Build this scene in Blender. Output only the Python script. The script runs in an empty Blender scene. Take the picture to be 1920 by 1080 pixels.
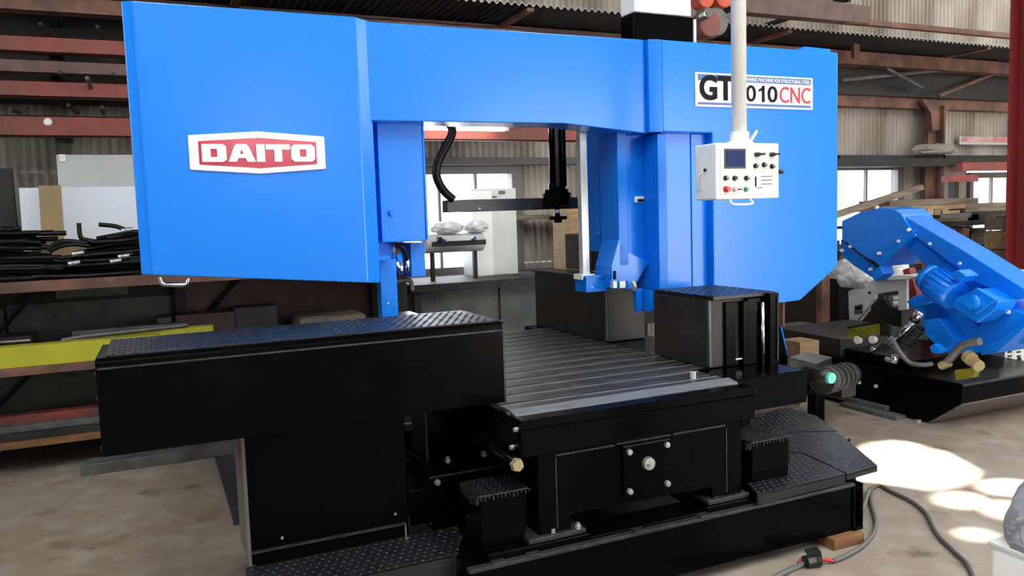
import bpy, bmesh, math, random
from mathutils import Vector, Matrix, geometry
random.seed(7)
sc = bpy.context.scene
col = sc.collection
# ------------------------------------------------------------------ camera
FPX, CX, CY = 1500.0, 960.0, 540.0            # focal length in pixels of the 1920x1080 frame
down = Vector((540, 16460, 1500)).normalized()
ax = Vector((3340, -250, 1500)); ax = (ax - down * ax.dot(down)).normalized()
ay = ax.cross(-down); ay = ay if ay.z > 0 else -ay
ay.normalize(); az = -down
CAMP = Vector((0, 0, 1.5))
RW = Matrix((ax, ay, az))                      # camera (right, down, forward) -> world
cam = bpy.data.cameras.new('camera'); cam.sensor_width = 36; cam.lens = FPX / 1920 * 36
cam.clip_start = 0.05; cam.clip_end = 200
co = bpy.data.objects.new('camera', cam); col.objects.link(co)
M3 = Matrix((RW.col[0], -RW.col[1], -RW.col[2])).transposed()
co.matrix_world = Matrix.Translation(CAMP) @ M3.to_4x4()
sc.camera = co
# ------------------------------------------------------------------ world, sun, exposure
w = bpy.data.worlds.new('world'); sc.world = w; w.use_nodes = True
nt = w.node_tree; bg = nt.nodes['Background']
bg.inputs[0].default_value = (0.93, 0.97, 1.0, 1); bg.inputs[1].default_value = 1.0
sun = bpy.data.lights.new('sun', 'SUN'); sun.energy = 9.0; sun.angle = math.radians(1.1); sun.color = (1, 0.95, 0.86)
so = bpy.data.objects.new('sun', sun); col.objects.link(so)
SUN = Vector((0.345, -0.46, 0.82)).normalized()        # towards the sun
so.rotation_euler = SUN.to_track_quat('Z', 'Y').to_euler(); so.location = (8, -6, 12)
portal = bpy.data.lights.new('door_portal', 'AREA'); portal.shape = 'RECTANGLE'; portal.size = 5.4; portal.size_y = 3.4
portal.cycles.is_portal = True
po = bpy.data.objects.new('door_portal', portal); col.objects.link(po)
po.location = (7.3, -4.95, 1.7); po.rotation_euler = (math.radians(90), 0, 0)
sc.view_settings.view_transform = 'Standard'; sc.view_settings.look = 'None'
sc.view_settings.exposure = 2.85; sc.view_settings.gamma = 1.0; sc.view_settings.use_curve_mapping = False
sc.cycles.max_bounces = 8; sc.cycles.diffuse_bounces = 5; sc.cycles.sample_clamp_indirect = 6

# ------------------------------------------------------------------ helpers
def at(u, v, X=None, Y=None, Z=None):
    d = RW @ Vector(((u - CX) / FPX, (v - CY) / FPX, 1.0))
    i, val = (0, X) if X is not None else (1, Y) if Y is not None else (2, Z)
    return CAMP + d * ((val - CAMP[i]) / d[i])
def rect(u0, v0, u1, v1, Y):                    # X and Z extent on the plane Y
    um, vm = (u0 + u1) / 2, (v0 + v1) / 2
    return at(u0, vm, Y=Y).x, at(u1, vm, Y=Y).x, at(um, v1, Y=Y).z, at(um, v0, Y=Y).z
ORG = {}
def smooth_path(pts, k=5):
    pts = [Vector(p) for p in pts]; out = []
    for i in range(len(pts) - 1):
        p0, p1, p2, p3 = pts[max(i-1, 0)], pts[i], pts[i+1], pts[min(i+2, len(pts)-1)]
        for j in range(k):
            t = j / k
            out.append(0.5 * ((2*p1) + (-p0+p2)*t + (2*p0-5*p1+4*p2-p3)*t*t + (-p0+3*p1-3*p2+p3)*t**3))
    out.append(pts[-1]); return out
class MB:
    def __init__(s): s.v = []; s.f = []
    def add(s, vs, fs):
        n = len(s.v); s.v += [tuple(v) for v in vs]; s.f += [tuple(i + n for i in f) for f in fs]; return s
    def box(s, x0, x1, y0, y1, z0, z1):
        return s.add([(x, y, z) for z in (z0, z1) for y in (y0, y1) for x in (x0, x1)],
                     [(0,2,3,1),(4,5,7,6),(0,1,5,4),(2,6,7,3),(0,4,6,2),(1,3,7,5)])
    def prism(s, pts, vec):
        pts = [Vector(p) for p in pts]; vec = Vector(vec); n = len(pts)
        return s.add(pts + [p + vec for p in pts], [tuple(range(n)), tuple(range(2*n-1, n-1, -1))] +
                     [(i, (i+1) % n, (i+1) % n + n, i + n) for i in range(n)])
    def cyl(s, p0, p1, r0, r1=None, n=16):
        r1 = r0 if r1 is None else r1
        p0, p1 = Vector(p0), Vector(p1); d = (p1 - p0).normalized()
        a = d.orthogonal().normalized(); b = d.cross(a); vs = []
        for p, r in ((p0, r0), (p1, r1)):
            vs += [p + (a*math.cos(2*math.pi*i/n) + b*math.sin(2*math.pi*i/n)) * r for i in range(n)]
        return s.add(vs, [tuple(range(n-1, -1, -1)), tuple(range(n, 2*n))] + [(i, (i+1) % n, (i+1) % n + n, i+n) for i in range(n)])
    def tube(s, pts, r, n=8, k=5):
        pts = smooth_path(pts, k) if k else [Vector(p) for p in pts]
        vs = []; fs = []; a = None
        for i, p in enumerate(pts):
            d = (pts[min(i+1, len(pts)-1)] - pts[max(i-1, 0)]).normalized()
            a = d.orthogonal().normalized() if a is None else (a - d*a.dot(d)).normalized()
            b = d.cross(a)
            vs += [p + (a*math.cos(2*math.pi*j/n) + b*math.sin(2*math.pi*j/n)) * r for j in range(n)]
        m = len(pts)
        for i in range(m-1):
            fs += [(i*n+j, i*n+(j+1) % n, (i+1)*n+(j+1) % n, (i+1)*n+j) for j in range(n)]
        fs += [tuple(range(n-1, -1, -1)), tuple(range((m-1)*n, m*n))]
        return s.add(vs, fs)
    def build(s, name, mat, parent=None, smooth=False, bevel=0, seg=2):
        o3 = ORG.get(parent.name, Vector()) if parent else Vector()
        me = bpy.data.meshes.new(name); me.from_pydata([tuple(Vector(v) - o3) for v in s.v], [], s.f)
        bm = bmesh.new(); bm.from_mesh(me); bmesh.ops.recalc_face_normals(bm, faces=bm.faces); bm.to_mesh(me); bm.free()
        me.materials.append(mat)
        if smooth:
            for p in me.polygons: p.use_smooth = len(p.vertices) == 4
        o = bpy.data.objects.new(name, me); col.objects.link(o)
        if parent: o.parent = parent; ORG[o.name] = o3
        if bevel:
            b = o.modifiers.new('bevel', 'BEVEL'); b.width = bevel; b.segments = seg; b.limit_method = 'ANGLE'; b.angle_limit = 0.6
        return o
def BX(name, mat, x0, x1, y0, y1, z0, z1, parent=None, bevel=0.003):
    return MB().box(min(x0,x1), max(x0,x1), min(y0,y1), max(y0,y1), min(z0,z1), max(z0,z1)).build(name, mat, parent, bevel=bevel)
def tag(o, label, cat, group=None):
    o['label'] = label; o['category'] = cat
    if group: o['group'] = group
    return o
def struct(o): o['kind'] = 'structure'; return o
def stuff(o): o['kind'] = 'stuff'; return o
def thing(name, label, cat, loc, group=None):
    o = bpy.data.objects.new(name, None); o.empty_display_size = 0.1; col.objects.link(o)
    o.location = loc; ORG[o.name] = Vector(loc); return tag(o, label, cat, group)
def clone(src, parent, p, name=None):            # a copy of a piece modelled round the world origin
    o = bpy.data.objects.new(name or src.name.split('.')[0], src.data); col.objects.link(o)
    if parent: o.parent = parent; ORG[o.name] = ORG.get(parent.name, Vector())
    o.location = Vector(p) - (ORG.get(parent.name, Vector()) if parent else Vector())
    return o
def mesh_of(mb, name, mat, smooth=False):
    me = bpy.data.meshes.new(name); me.from_pydata(mb.v, [], mb.f); me.materials.append(mat)
    bm = bmesh.new(); bm.from_mesh(me); bmesh.ops.recalc_face_normals(bm, faces=bm.faces); bm.to_mesh(me); bm.free()
    if smooth:
        for p in me.polygons: p.use_smooth = len(p.vertices) == 4
    return me
def place(name, me, parent, p, rot=None):
    o = bpy.data.objects.new(name, me); col.objects.link(o)
    o3 = ORG.get(parent.name, Vector()) if parent else Vector()
    if parent: o.parent = parent; ORG[o.name] = o3
    o.location = Vector(p) - o3
    if rot: o.rotation_euler = rot
    return o
def letters(name, text, mat, parent, x0, x1, z0, z1, y, depth=0.002, bold=0.0, each=False):
    cu = bpy.data.curves.new(name, 'FONT'); cu.body = text; cu.size = 1; cu.extrude = 0.5; cu.offset = bold; cu.resolution_u = 4
    to = bpy.data.objects.new(name, cu); col.objects.link(to)
    bpy.context.view_layer.update()
    me = bpy.data.meshes.new_from_object(to.evaluated_get(bpy.context.evaluated_depsgraph_get()))
    col.objects.unlink(to); bpy.data.objects.remove(to)
    xs = [v.co.x for v in me.vertices]; ys = [v.co.y for v in me.vertices]
    a, b, c, d = min(xs), max(xs), min(ys), max(ys)
    o3 = ORG.get(parent.name, Vector())
    for v in me.vertices:
        X = x0 + (v.co.x - a) / (b - a) * (x1 - x0); Z = z0 + (v.co.y - c) / (d - c) * (z1 - z0)
        Yy = y - (v.co.z + 0.5) * depth
        v.co = Vector((X, Yy, Z)) - o3
    bm = bmesh.new(); bm.from_mesh(me); bmesh.ops.recalc_face_normals(bm, faces=bm.faces); bm.to_mesh(me); bm.free()
    me.materials.clear(); me.materials.append(mat)
    o = bpy.data.objects.new(name, me); col.objects.link(o); o.parent = parent; ORG[o.name] = o3
    return o

# ------------------------------------------------------------------ materials
def srgb(r, g, b):
    f = lambda c: (c/255/12.92) if c/255 <= 0.04045 else ((c/255 + 0.055)/1.055)**2.4
    return (f(r), f(g), f(b), 1)
def mat(name, c, rough=0.5, metal=0.0, c2=None, scale=6.0, lo=0.35, hi=0.65, bump=0.0, bscale=40.0, coat=0.0, spec=0.5,
        stretch=(1, 1, 1), emit=0, detail=6):
    m = bpy.data.materials.new(name); m.use_nodes = True; n = m.node_tree; p = n.nodes['Principled BSDF']
    p.inputs['Base Color'].default_value = c; p.inputs['Roughness'].default_value = rough; p.inputs['Metallic'].default_value = metal
    p.inputs['Coat Weight'].default_value = coat; p.inputs['Coat Roughness'].default_value = 0.12; p.inputs['Specular IOR Level'].default_value = spec
    tc = n.nodes.new('ShaderNodeTexCoord'); mp = n.nodes.new('ShaderNodeMapping'); n.links.new(tc.outputs['Object'], mp.inputs[0])
    mp.inputs['Scale'].default_value = stretch
    if c2:
        nz = n.nodes.new('ShaderNodeTexNoise'); nz.inputs['Scale'].default_value = scale; nz.inputs['Detail'].default_value = detail
        n.links.new(mp.outputs[0], nz.inputs['Vector'])
        r = n.nodes.new('ShaderNodeMapRange'); r.inputs[1].default_value = lo; r.inputs[2].default_value = hi
        n.links.new(nz.outputs[0], r.inputs[0])
        mx = n.nodes.new('ShaderNodeMix'); mx.data_type = 'RGBA'; mx.inputs[6].default_value = c; mx.inputs[7].default_value = c2
        n.links.new(r.outputs[0], mx.inputs[0]); n.links.new(mx.outputs[2], p.inputs['Base Color'])
    if bump:
        nz = n.nodes.new('ShaderNodeTexNoise'); nz.inputs['Scale'].default_value = bscale; nz.inputs['Detail'].default_value = 3
        n.links.new(mp.outputs[0], nz.inputs['Vector'])
        b = n.nodes.new('ShaderNodeBump'); b.inputs['Strength'].default_value = bump; b.inputs['Distance'].default_value = 0.02
        n.links.new(nz.outputs[0], b.inputs['Height']); n.links.new(b.outputs[0], p.inputs['Normal'])
    if emit:
        p.inputs['Emission Color'].default_value = c; p.inputs['Emission Strength'].default_value = emit
    return m
BLUE = mat('blue_enamel', (0.003, 0.21, 0.86, 1), 0.24, spec=0.5, bump=0.08, bscale=1.8)
BLUE2 = mat('blue_enamel_guides', (0.003, 0.19, 0.80, 1), 0.32, spec=0.3, bump=0.04, bscale=5)
BLACK = mat('black_enamel', (0.0009, 0.0010, 0.0015, 1), 0.2, c2=(0.0015, 0.0015, 0.0019, 1), scale=5, bump=0.005, bscale=40, spec=0.065)
BLACKE = mat('worn_black_edge', (0.035, 0.036, 0.04, 1), 0.45, c2=(0.010, 0.010, 0.011, 1), scale=25)
TREAD = mat('black_tread_plate', (0.007, 0.008, 0.011, 1), 0.32, c2=(0.013, 0.014, 0.018, 1), scale=9, bump=0.08, bscale=70, spec=0.45)
JAW = mat('dark_machined_cast_iron', (0.036, 0.031, 0.027, 1), 0.38, c2=(0.022, 0.019, 0.017, 1), scale=7, bump=0.03, bscale=90, spec=0.3)
STEEL = mat('ground_steel', (0.20, 0.21, 0.23, 1), 0.5, metal=0.3, c2=(0.13, 0.14, 0.15, 1), scale=12, stretch=(1, 6, 6))
SLOT = mat('machined_table_iron', (0.022, 0.023, 0.026, 1), 0.36, c2=(0.05, 0.05, 0.054, 1), scale=10, stretch=(0.6, 6, 1))
BOLT = mat('zinc_bolt', (0.55, 0.56, 0.54, 1), 0.35, metal=0.7)
CHROME = mat('chrome', (0.8, 0.82, 0.85, 1), 0.15, metal=1.0)
ALU = mat('brushed_aluminium', (0.72, 0.75, 0.74, 1), 0.4, metal=0.35, c2=(0.6, 0.63, 0.62, 1), scale=14, stretch=(3, 3, 0.3))
WHITE = mat('white_enamel', (0.90, 0.91, 0.89, 1), 0.4, c2=(0.86, 0.87, 0.85, 1), scale=3)
CREAM = mat('grey_white_paint', (0.70, 0.72, 0.70, 1), 0.45, c2=(0.63, 0.64, 0.62, 1), scale=5)
KNOB = mat('black_plastic', (0.012, 0.012, 0.013, 1), 0.3)
SCREEN = mat('dark_blue_screen', (0.006, 0.02, 0.10, 1), 0.4, spec=0.15)
REDB = mat('red_plastic', (0.75, 0.04, 0.07, 1), 0.3)
PINKB = mat('pale_pink_plastic', (0.75, 0.42, 0.42, 1), 0.3)
GREENB = mat('green_plastic', (0.03, 0.25, 0.13, 1), 0.3)
MINT = mat('mint_green_cap', (0.13, 0.72, 0.52, 1), 0.4)
BADGE = mat('crimson_badge_enamel', (0.52, 0.008, 0.045, 1), 0.2, coat=0.6)
BADGEW = mat('white_badge_enamel', (0.83, 0.86, 0.90, 1), 0.25, coat=0.5)
PLATEB = mat('slate_blue_print', (0.07, 0.16, 0.38, 1), 0.4)
INK = mat('black_ink', (0.006, 0.006, 0.010, 1), 0.5, spec=0.1)
REDINK = mat('red_ink', (0.55, 0.02, 0.04, 1), 0.45)
YEL = mat('yellow_steel_paint', (0.52, 0.50, 0.03, 1), 0.5, c2=(0.42, 0.40, 0.03, 1), scale=4)
YELST = mat('yellow_sticker', (0.75, 0.55, 0.04, 1), 0.45)
RUBBER = mat('black_rubber', (0.006, 0.006, 0.007, 1), 0.4, spec=0.3)
HOSEG = mat('grey_pvc_cord', (0.12, 0.12, 0.115, 1), 0.5)
RED = mat('red_oxide_steel', (0.29, 0.055, 0.045, 1), 0.55, c2=(0.15, 0.05, 0.038, 1), scale=3, bump=0.1, bscale=30)
REDP = mat('dusty_red_paint', (0.30, 0.026, 0.030, 1), 0.5, c2=(0.23, 0.03, 0.03, 1), scale=2)
RUST = mat('rusty_brown_steel', (0.24, 0.105, 0.07, 1), 0.65, c2=(0.09, 0.05, 0.04, 1), scale=5, bump=0.15, bscale=40)
DUSK = mat('dusty_purple_brown_steel', (0.16, 0.085, 0.08, 1), 0.6, c2=(0.10, 0.055, 0.05, 1), scale=6, bump=0.1, bscale=40)
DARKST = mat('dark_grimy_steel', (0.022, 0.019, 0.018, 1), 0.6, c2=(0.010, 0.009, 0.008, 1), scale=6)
GREYST = mat('grey_mill_steel', (0.16, 0.16, 0.16, 1), 0.5, metal=0.3, c2=(0.09, 0.085, 0.08, 1), scale=6)
WOOD = mat('pale_timber', (0.42, 0.28, 0.14, 1), 0.7, c2=(0.27, 0.17, 0.085, 1), scale=4, stretch=(1, 8, 8), bump=0.1)
WOOD2 = mat('grey_weathered_timber', (0.24, 0.19, 0.14, 1), 0.75, c2=(0.13, 0.10, 0.08, 1), scale=4, stretch=(1, 8, 8), bump=0.1)
WOOD3 = mat('dark_orange_timber', (0.25, 0.11, 0.035, 1), 0.7, c2=(0.15, 0.07, 0.03, 1), scale=4, stretch=(1, 8, 8), bump=0.1)
CARD = mat('cardboard', (0.36, 0.24, 0.13, 1), 0.8, c2=(0.30, 0.20, 0.11, 1), scale=6)
SHEETW = mat('pale_laminate_sheet', (0.52, 0.54, 0.56, 1), 0.35, c2=(0.44, 0.46, 0.47, 1), scale=1.2)
SHEETB = mat('pale_blue_film_sheet', (0.72, 0.78, 0.88, 1), 0.3)
GREENG = mat('grey_green_steel_sheet', (0.10, 0.115, 0.10, 1), 0.55, c2=(0.06, 0.065, 0.06, 1), scale=5)
SLATE = mat('corrugated_slate', (0.50, 0.46, 0.42, 1), 0.75, c2=(0.28, 0.24, 0.20, 1), scale=1.6, lo=0.38, hi=0.68, bump=0.2, bscale=60, stretch=(1.6, 1, 0.5))
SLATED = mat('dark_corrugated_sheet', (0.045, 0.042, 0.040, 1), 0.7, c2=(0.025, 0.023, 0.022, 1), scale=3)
EDGE = mat('pale_sheet_edge', (0.5, 0.52, 0.52, 1), 0.6)
FRAME = mat('grey_window_frame', (0.13, 0.12, 0.12, 1), 0.5)
CEIL = mat('dull_grey_roof', (0.22, 0.21, 0.20, 1), 0.8, c2=(0.16, 0.15, 0.14, 1), scale=1)
PLAST = mat('crumpled_clear_film', (0.85, 0.85, 0.86, 1), 0.25, c2=(0.55, 0.55, 0.56, 1), scale=12, bump=0.6, bscale=18)
BAGG = mat('grey_woven_bag', (0.42, 0.42, 0.46, 1), 0.6, c2=(0.33, 0.33, 0.36, 1), scale=30, bump=0.3, bscale=80)
OLIVE = mat('olive_green_guard', (0.13, 0.13, 0.012, 1), 0.3, c2=(0.2, 0.19, 0.02, 1), scale=10)
GOLDZ = mat('zinc_chromate', (0.40, 0.33, 0.17, 1), 0.4, metal=0.4)
ORANGE = mat('orange_paint', (0.62, 0.09, 0.03, 1), 0.5, c2=(0.40, 0.06, 0.03, 1), scale=8)
TUBE = mat('lit_fluorescent_tube', (1, 0.93, 0.80, 1), 0.4, emit=3.2)
# floor: brown-grey trowelled concrete with stains and pale specks
FLOOR = bpy.data.materials.new('stained_concrete'); FLOOR.use_nodes = True
n = FLOOR.node_tree; p = n.nodes['Principled BSDF']; L = n.links.new
tc = n.nodes.new('ShaderNodeTexCoord')
def noise(scale, detail, lo, hi):
    z = n.nodes.new('ShaderNodeTexNoise'); z.inputs['Scale'].default_value = scale; z.inputs['Detail'].default_value = detail
    L(tc.outputs['Object'], z.inputs['Vector'])
    r = n.nodes.new('ShaderNodeMapRange'); r.inputs[1].default_value = lo; r.inputs[2].default_value = hi; L(z.outputs[0], r.inputs[0])
    return r.outputs[0]
def mix(fac, a, b):
    x = n.nodes.new('ShaderNodeMix'); x.data_type = 'RGBA'
    L(fac, x.inputs[0])
    for i, c in ((6, a), (7, b)):
        if isinstance(c, tuple): x.inputs[i].default_value = c
        else: L(c, x.inputs[i])
    return x.outputs[2]
c1 = mix(noise(0.9, 8, 0.35, 0.7), (0.30, 0.255, 0.215, 1), (0.235, 0.17, 0.135, 1))
c2 = mix(noise(6, 10, 0.45, 0.75), c1, (0.36, 0.32, 0.27, 1))
c3 = mix(noise(3.2, 12, 0.60, 0.72), c2, (0.12, 0.085, 0.065, 1))
c4 = mix(noise(38, 2, 0.74, 0.78), c3, (0.5, 0.47, 0.42, 1))
L(c4, p.inputs['Base Color']); p.inputs['Roughness'].default_value = 0.6
b = n.nodes.new('ShaderNodeBump'); b.inputs['Strength'].default_value = 0.12; b.inputs['Distance'].default_value = 0.02
L(noise(30, 6, 0, 1), b.inputs['Height']); L(b.outputs[0], p.inputs['Normal'])
# window pane: clear glass that lets the daylight straight through
GLASS = bpy.data.materials.new('window_glass'); GLASS.use_nodes = True; n2 = GLASS.node_tree
for q in list(n2.nodes): n2.nodes.remove(q)
ou = n2.nodes.new('ShaderNodeOutputMaterial'); tr = n2.nodes.new('ShaderNodeBsdfTransparent'); gl = n2.nodes.new('ShaderNodeBsdfGlossy')
tr.inputs[0].default_value = (0.93, 0.95, 0.96, 1); gl.inputs['Roughness'].default_value = 0.05
mx = n2.nodes.new('ShaderNodeMixShader'); mx.inputs[0].default_value = 0.06
n2.links.new(tr.outputs[0], mx.inputs[1]); n2.links.new(gl.outputs[0], mx.inputs[2]); n2.links.new(mx.outputs[0], ou.inputs[0])

FROST = bpy.data.materials.new('milky_fill_skylight'); FROST.use_nodes = True; n3 = FROST.node_tree
for q in list(n3.nodes): n3.nodes.remove(q)
ou3 = n3.nodes.new('ShaderNodeOutputMaterial'); tl = n3.nodes.new('ShaderNodeBsdfTranslucent'); tl.inputs[0].default_value = (0.55, 0.57, 0.58, 1)
n3.links.new(tl.outputs[0], ou3.inputs[0])

# ------------------------------------------------------------------ the shed
XL, XR, YF, YB, ZR = -5.0, 12.0, -5.0, 6.8, 5.5
struct(MB().box(XL, XR, YF, YB + 0.3, -0.1, 0).build('floor', FLOOR))
g = MB().box(-40, 60, -45, YF, -0.12, -0.02)
struct(g.build('ground', mat('pale_yard', (0.32, 0.31, 0.29, 1), 0.8, c2=(0.26, 0.25, 0.23, 1), scale=0.5)))
wl = MB().box(XL - .15, XL, YF, YB + .3, 0, 2.2); wl.box(XL - .15, XL, YF, YB + .3, 4.2, ZR); wl.box(XL - .15, XL, YF, 1.5, 2.2, 4.2); wl.box(XL - .15, XL, 5.9, YB + .3, 2.2, 4.2)
struct(wl.build('wall_left', SLATE))
w9 = struct(MB().box(XL - .10, XL - .04, 3.66, 3.74, 2.2, 4.2).build('window_9', FRAME))  # unseen window added to brighten the left of the back wall
BX('pane', GLASS, XL - .075, XL - .07, 1.5, 3.66, 2.2, 4.2, w9, 0); BX('pane', GLASS, XL - .075, XL - .07, 3.74, 5.9, 2.2, 4.2, w9, 0)
wr = MB().box(XR, XR + 0.15, YF, YB + 0.3, 0, 3.0); wr.box(XR, XR + .15, YF, YB + .3, 5.1, ZR); wr.box(XR, XR + .15, YF, 0.6, 3.0, 5.1); wr.box(XR, XR + .15, 4.2, YB + .3, 3.0, 5.1)
struct(wr.build('wall_right', SLATE))
wg = struct(MB().box(XR + .02, XR + .10, 2.37, 2.43, 3.0, 5.1).build('window_7', FRAME))
BX('pane', GLASS, XR + .05, XR + .055, .6, 2.37, 3.0, 5.1, wg, 0); BX('pane', GLASS, XR + .05, XR + .055, 2.43, 4.2, 3.0, 5.1, wg, 0)
fw = MB().box(XL, 1.0, YF - 0.15, YF, 0, ZR); fw.box(1.0, 2.4, YF - .15, YF, 0, 2.4); fw.box(1.0, 2.4, YF - .15, YF, 3.3, ZR); fw.box(2.4, 4.6, YF - .15, YF, 0, ZR)
fw.box(10.0, XR, YF - 0.15, YF, 0, ZR); fw.box(4.6, 10.0, YF - 0.15, YF, 3.4, ZR)
w8 = struct(MB().box(1.66, 1.74, YF - .10, YF - .04, 2.4, 3.3).build('window_8', FRAME))
BX('pane', GLASS, 1.0, 1.66, YF - .075, YF - .07, 2.4, 3.3, w8, 0); BX('pane', GLASS, 1.74, 2.4, YF - .075, YF - .07, 2.4, 3.3, w8, 0)
struct(fw.build('wall_front', SLATE))
# roof, its holes shaped to cast the sun patches on the floor
def roofpt(u, v, Z=0.0):
    q = at(u, v, Z=Z); t = (ZR - q.z) / SUN.z; return Vector((q.x + SUN.x * t, q.y + SUN.y * t, 0))
holes = [[roofpt(*q) for q in ((1560, 876), (1640, 832), (1690, 828), (1760, 846), (1822, 880), (1818, 898), (1780, 910), (1735, 916), (1690, 908), (1610, 898))]]
def blob(u, v, ru, rv):
    return [roofpt(u + ru*math.cos(a*math.pi/5), v + rv*math.sin(a*math.pi/5)) for a in range(10)]
holes += [blob(1800, 938, 36, 13), blob(1893, 914, 48, 13), blob(1888, 956, 34, 15), blob(1830, 1003, 25, 8)]
outer = [Vector((XL - .2, YF - .2, 0)), Vector((XR + .2, YF - .2, 0)), Vector((XR + .2, YB + .5, 0)), Vector((XL - .2, YB + .5, 0))]
FILL_SKYLIGHTS = [(3.2, 4.2, -4.3, 2.2), (-0.8, 0.5, -4.3, 1.8), (8.6, 9.6, -3.0, 5.5)]  # unseen skylights added to raise the light on the floor
for i, (xa, xb, ya, yb) in enumerate(FILL_SKYLIGHTS):
    holes.append([Vector((xa, ya, 0)), Vector((xb, ya, 0)), Vector((xb, yb, 0)), Vector((xa, yb, 0))])
    sk = MB(); sk.v = [(xa, ya, ZR), (xb, ya, ZR), (xb, yb, ZR), (xa, yb, ZR)]; sk.f = [(0, 1, 2, 3)]
    struct(sk.build('window_%d' % (i + 4), FROST))
loops = [outer] + holes
tris = geometry.tessellate_polygon(loops); flat = [q for lp in loops for q in lp]
rb = MB(); rb.v = [(q.x, q.y, ZR) for q in flat]; rb.f = [tuple(t) for t in tris]
struct(rb.build('ceiling', CEIL))

# back wall: corrugated sheets between girts, with windows
wallb = struct(MB().box(XL, XR, YB + 0.06, YB + 0.10, 3.55, ZR).build('wall_back', SLATE))
def corr(width, height, pitch=0.0635, amp=0.016, name='sheet', m=SLATE, horizontal=False, length=None):
    b = MB(); nn = int(round(width / pitch)) * 6
    for i in range(nn + 1):
        x = width * i / nn; y = amp * math.cos(2*math.pi*x/pitch)
        b.v += [(x, y, 0), (x, y, height)] if not horizontal else [(x, 0, y), (x, length, y)]
    b.f = [(2*i, 2*i+2, 2*i+3, 2*i+1) for i in range(nn)]
    me = bpy.data.meshes.new(name); me.from_pydata(b.v, [], b.f); me.materials.append(m)
    for q in me.polygons: q.use_smooth = True
    return me
SW = 0.0635 * 12
WIN = [(2.02, 3.075, 1.05, 1.88), (7.10, 8.055, 1.05, 1.88), (9.38, 10.13, 1.05, 1.77)]
rows = [(0.0, 1.05), (1.05, 1.92), (1.90, 3.30), (3.28, 4.30)]
cache = {}
for (z0, z1) in rows:
    xs = [XL]
    if z0 == 1.05:
        segs = []; a = XL
        for wx in WIN: segs.append((a, wx[0] - 0.06)); a = wx[1] + 0.06
        segs.append((a, XR))
    else: segs = [(XL, XR)]
    for a, bb in segs:
        x = a
        while x < bb - 0.02:
            wd = min(SW, bb - x); k = (round(wd, 3), round(z1 - z0, 3))
            if k not in cache: cache[k] = corr(max(0.0635, round(wd / 0.0635) * 0.0635), z1 - z0)
            place('wall_sheet', cache[k], wallb, (x, YB + (0.012 if z0 == 1.90 else 0.0), z0)); x += SW
for i, (x0, x1, z0, z1) in enumerate(WIN):
    b = MB(); y0, y1 = YB - 0.05, YB + 0.05
    b.box(x0 - 0.07, x0, y0, y1, z0 - 0.06, z1 + 0.07); b.box(x1, x1 + 0.10, y0, y1, z0 - 0.06, z1 + 0.07)
    b.box(x0, x1, y0, y1, z1, z1 + 0.07); b.box(x0, x1, y0, y1, z0 - 0.06, z0)
    wo = struct(b.build('window_%d' % (i + 1), FRAME))
    nb = 3 if i == 0 else 2
    for j in range(nb):
        xa = x0 + (x1 - x0) * j / nb; xb = x0 + (x1 - x0) * (j + 1) / nb
        if j: BX('glazing_bar', FRAME, xa - 0.012, xa + 0.012, YB - 0.03, YB + 0.01, z0, z1, wo, 0)
        BX('pane', GLASS, xa + 0.012, xb - 0.012, YB, YB + 0.004, z0, z1, wo, 0)
# girts and columns on the back wall
def girt(name, m, z0, z1, x0=XL, x1=XR, y0=None, d=0.10):
    y0 = YB - 0.03 - d if y0 is None else y0
    return struct(BX(name, m, x0, x1, y0, y0 + d, z0, z1))
girt('trim_1', FRAME, 1.955, 2.02, 2.0, XR)
girt('trim_2', DARKST, 0.93, 0.99)
girt('trim_3', RUST, 2.58, 2.70, 5.0, XR, d=0.12)
girt('trim_4', RUST, 3.30, 3.36)
girt('trim_5', DARKST, 1.90, 1.99, 5.5, XR, y0=6.45, d=0.08)
cb = MB(); x0, x1, _, _ = rect(1740, 200, 1772, 380, 6.6)
cb.box(x0, x1, 6.60, 6.64, 0, 2.6); cb.box((x0+x1)/2 - .015, (x0+x1)/2 + .015, 6.5, 6.75, 0, 2.6)
cb.prism([at(1728, 186, Y=6.55), at(1792, 190, Y=6.55), at(1770, 215, Y=6.55), at(1762, 245, Y=6.55), at(1748, 245, Y=6.55), at(1746, 212, Y=6.55)], (0, .05, 0))
struct(cb.build('trim_6', RUST))

# ================================================================== the big blue band saw
SAW = thing('band_saw', 'large blue and black double column band saw with white control pendant in front', 'band saw', (1.6, 3.2, 0))
boltm = mesh_of(MB().cyl((0, 0, 0), (0, -0.012, 0), 0.013, 0.011, 12).cyl((0, -0.012, 0), (0, -0.017, 0), 0.007, 0.007, 6), 'bolt', BOLT)
boltup = mesh_of(MB().cyl((0, 0, 0), (0, 0, 0.016), 0.012, 0.012, 6).cyl((0, 0, 0.016), (0, 0, 0.024), 0.007, 0.006, 8), 'bolt', BOLT)
boltsd = mesh_of(MB().cyl((0, 0, 0), (-0.014, 0, 0), 0.010, 0.009, 6), 'bolt', BOLT)
rivet = mesh_of(MB().cyl((0, 0, 0), (0, -0.004, 0), 0.006, 0.004, 10), 'rivet', BOLT)

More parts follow.
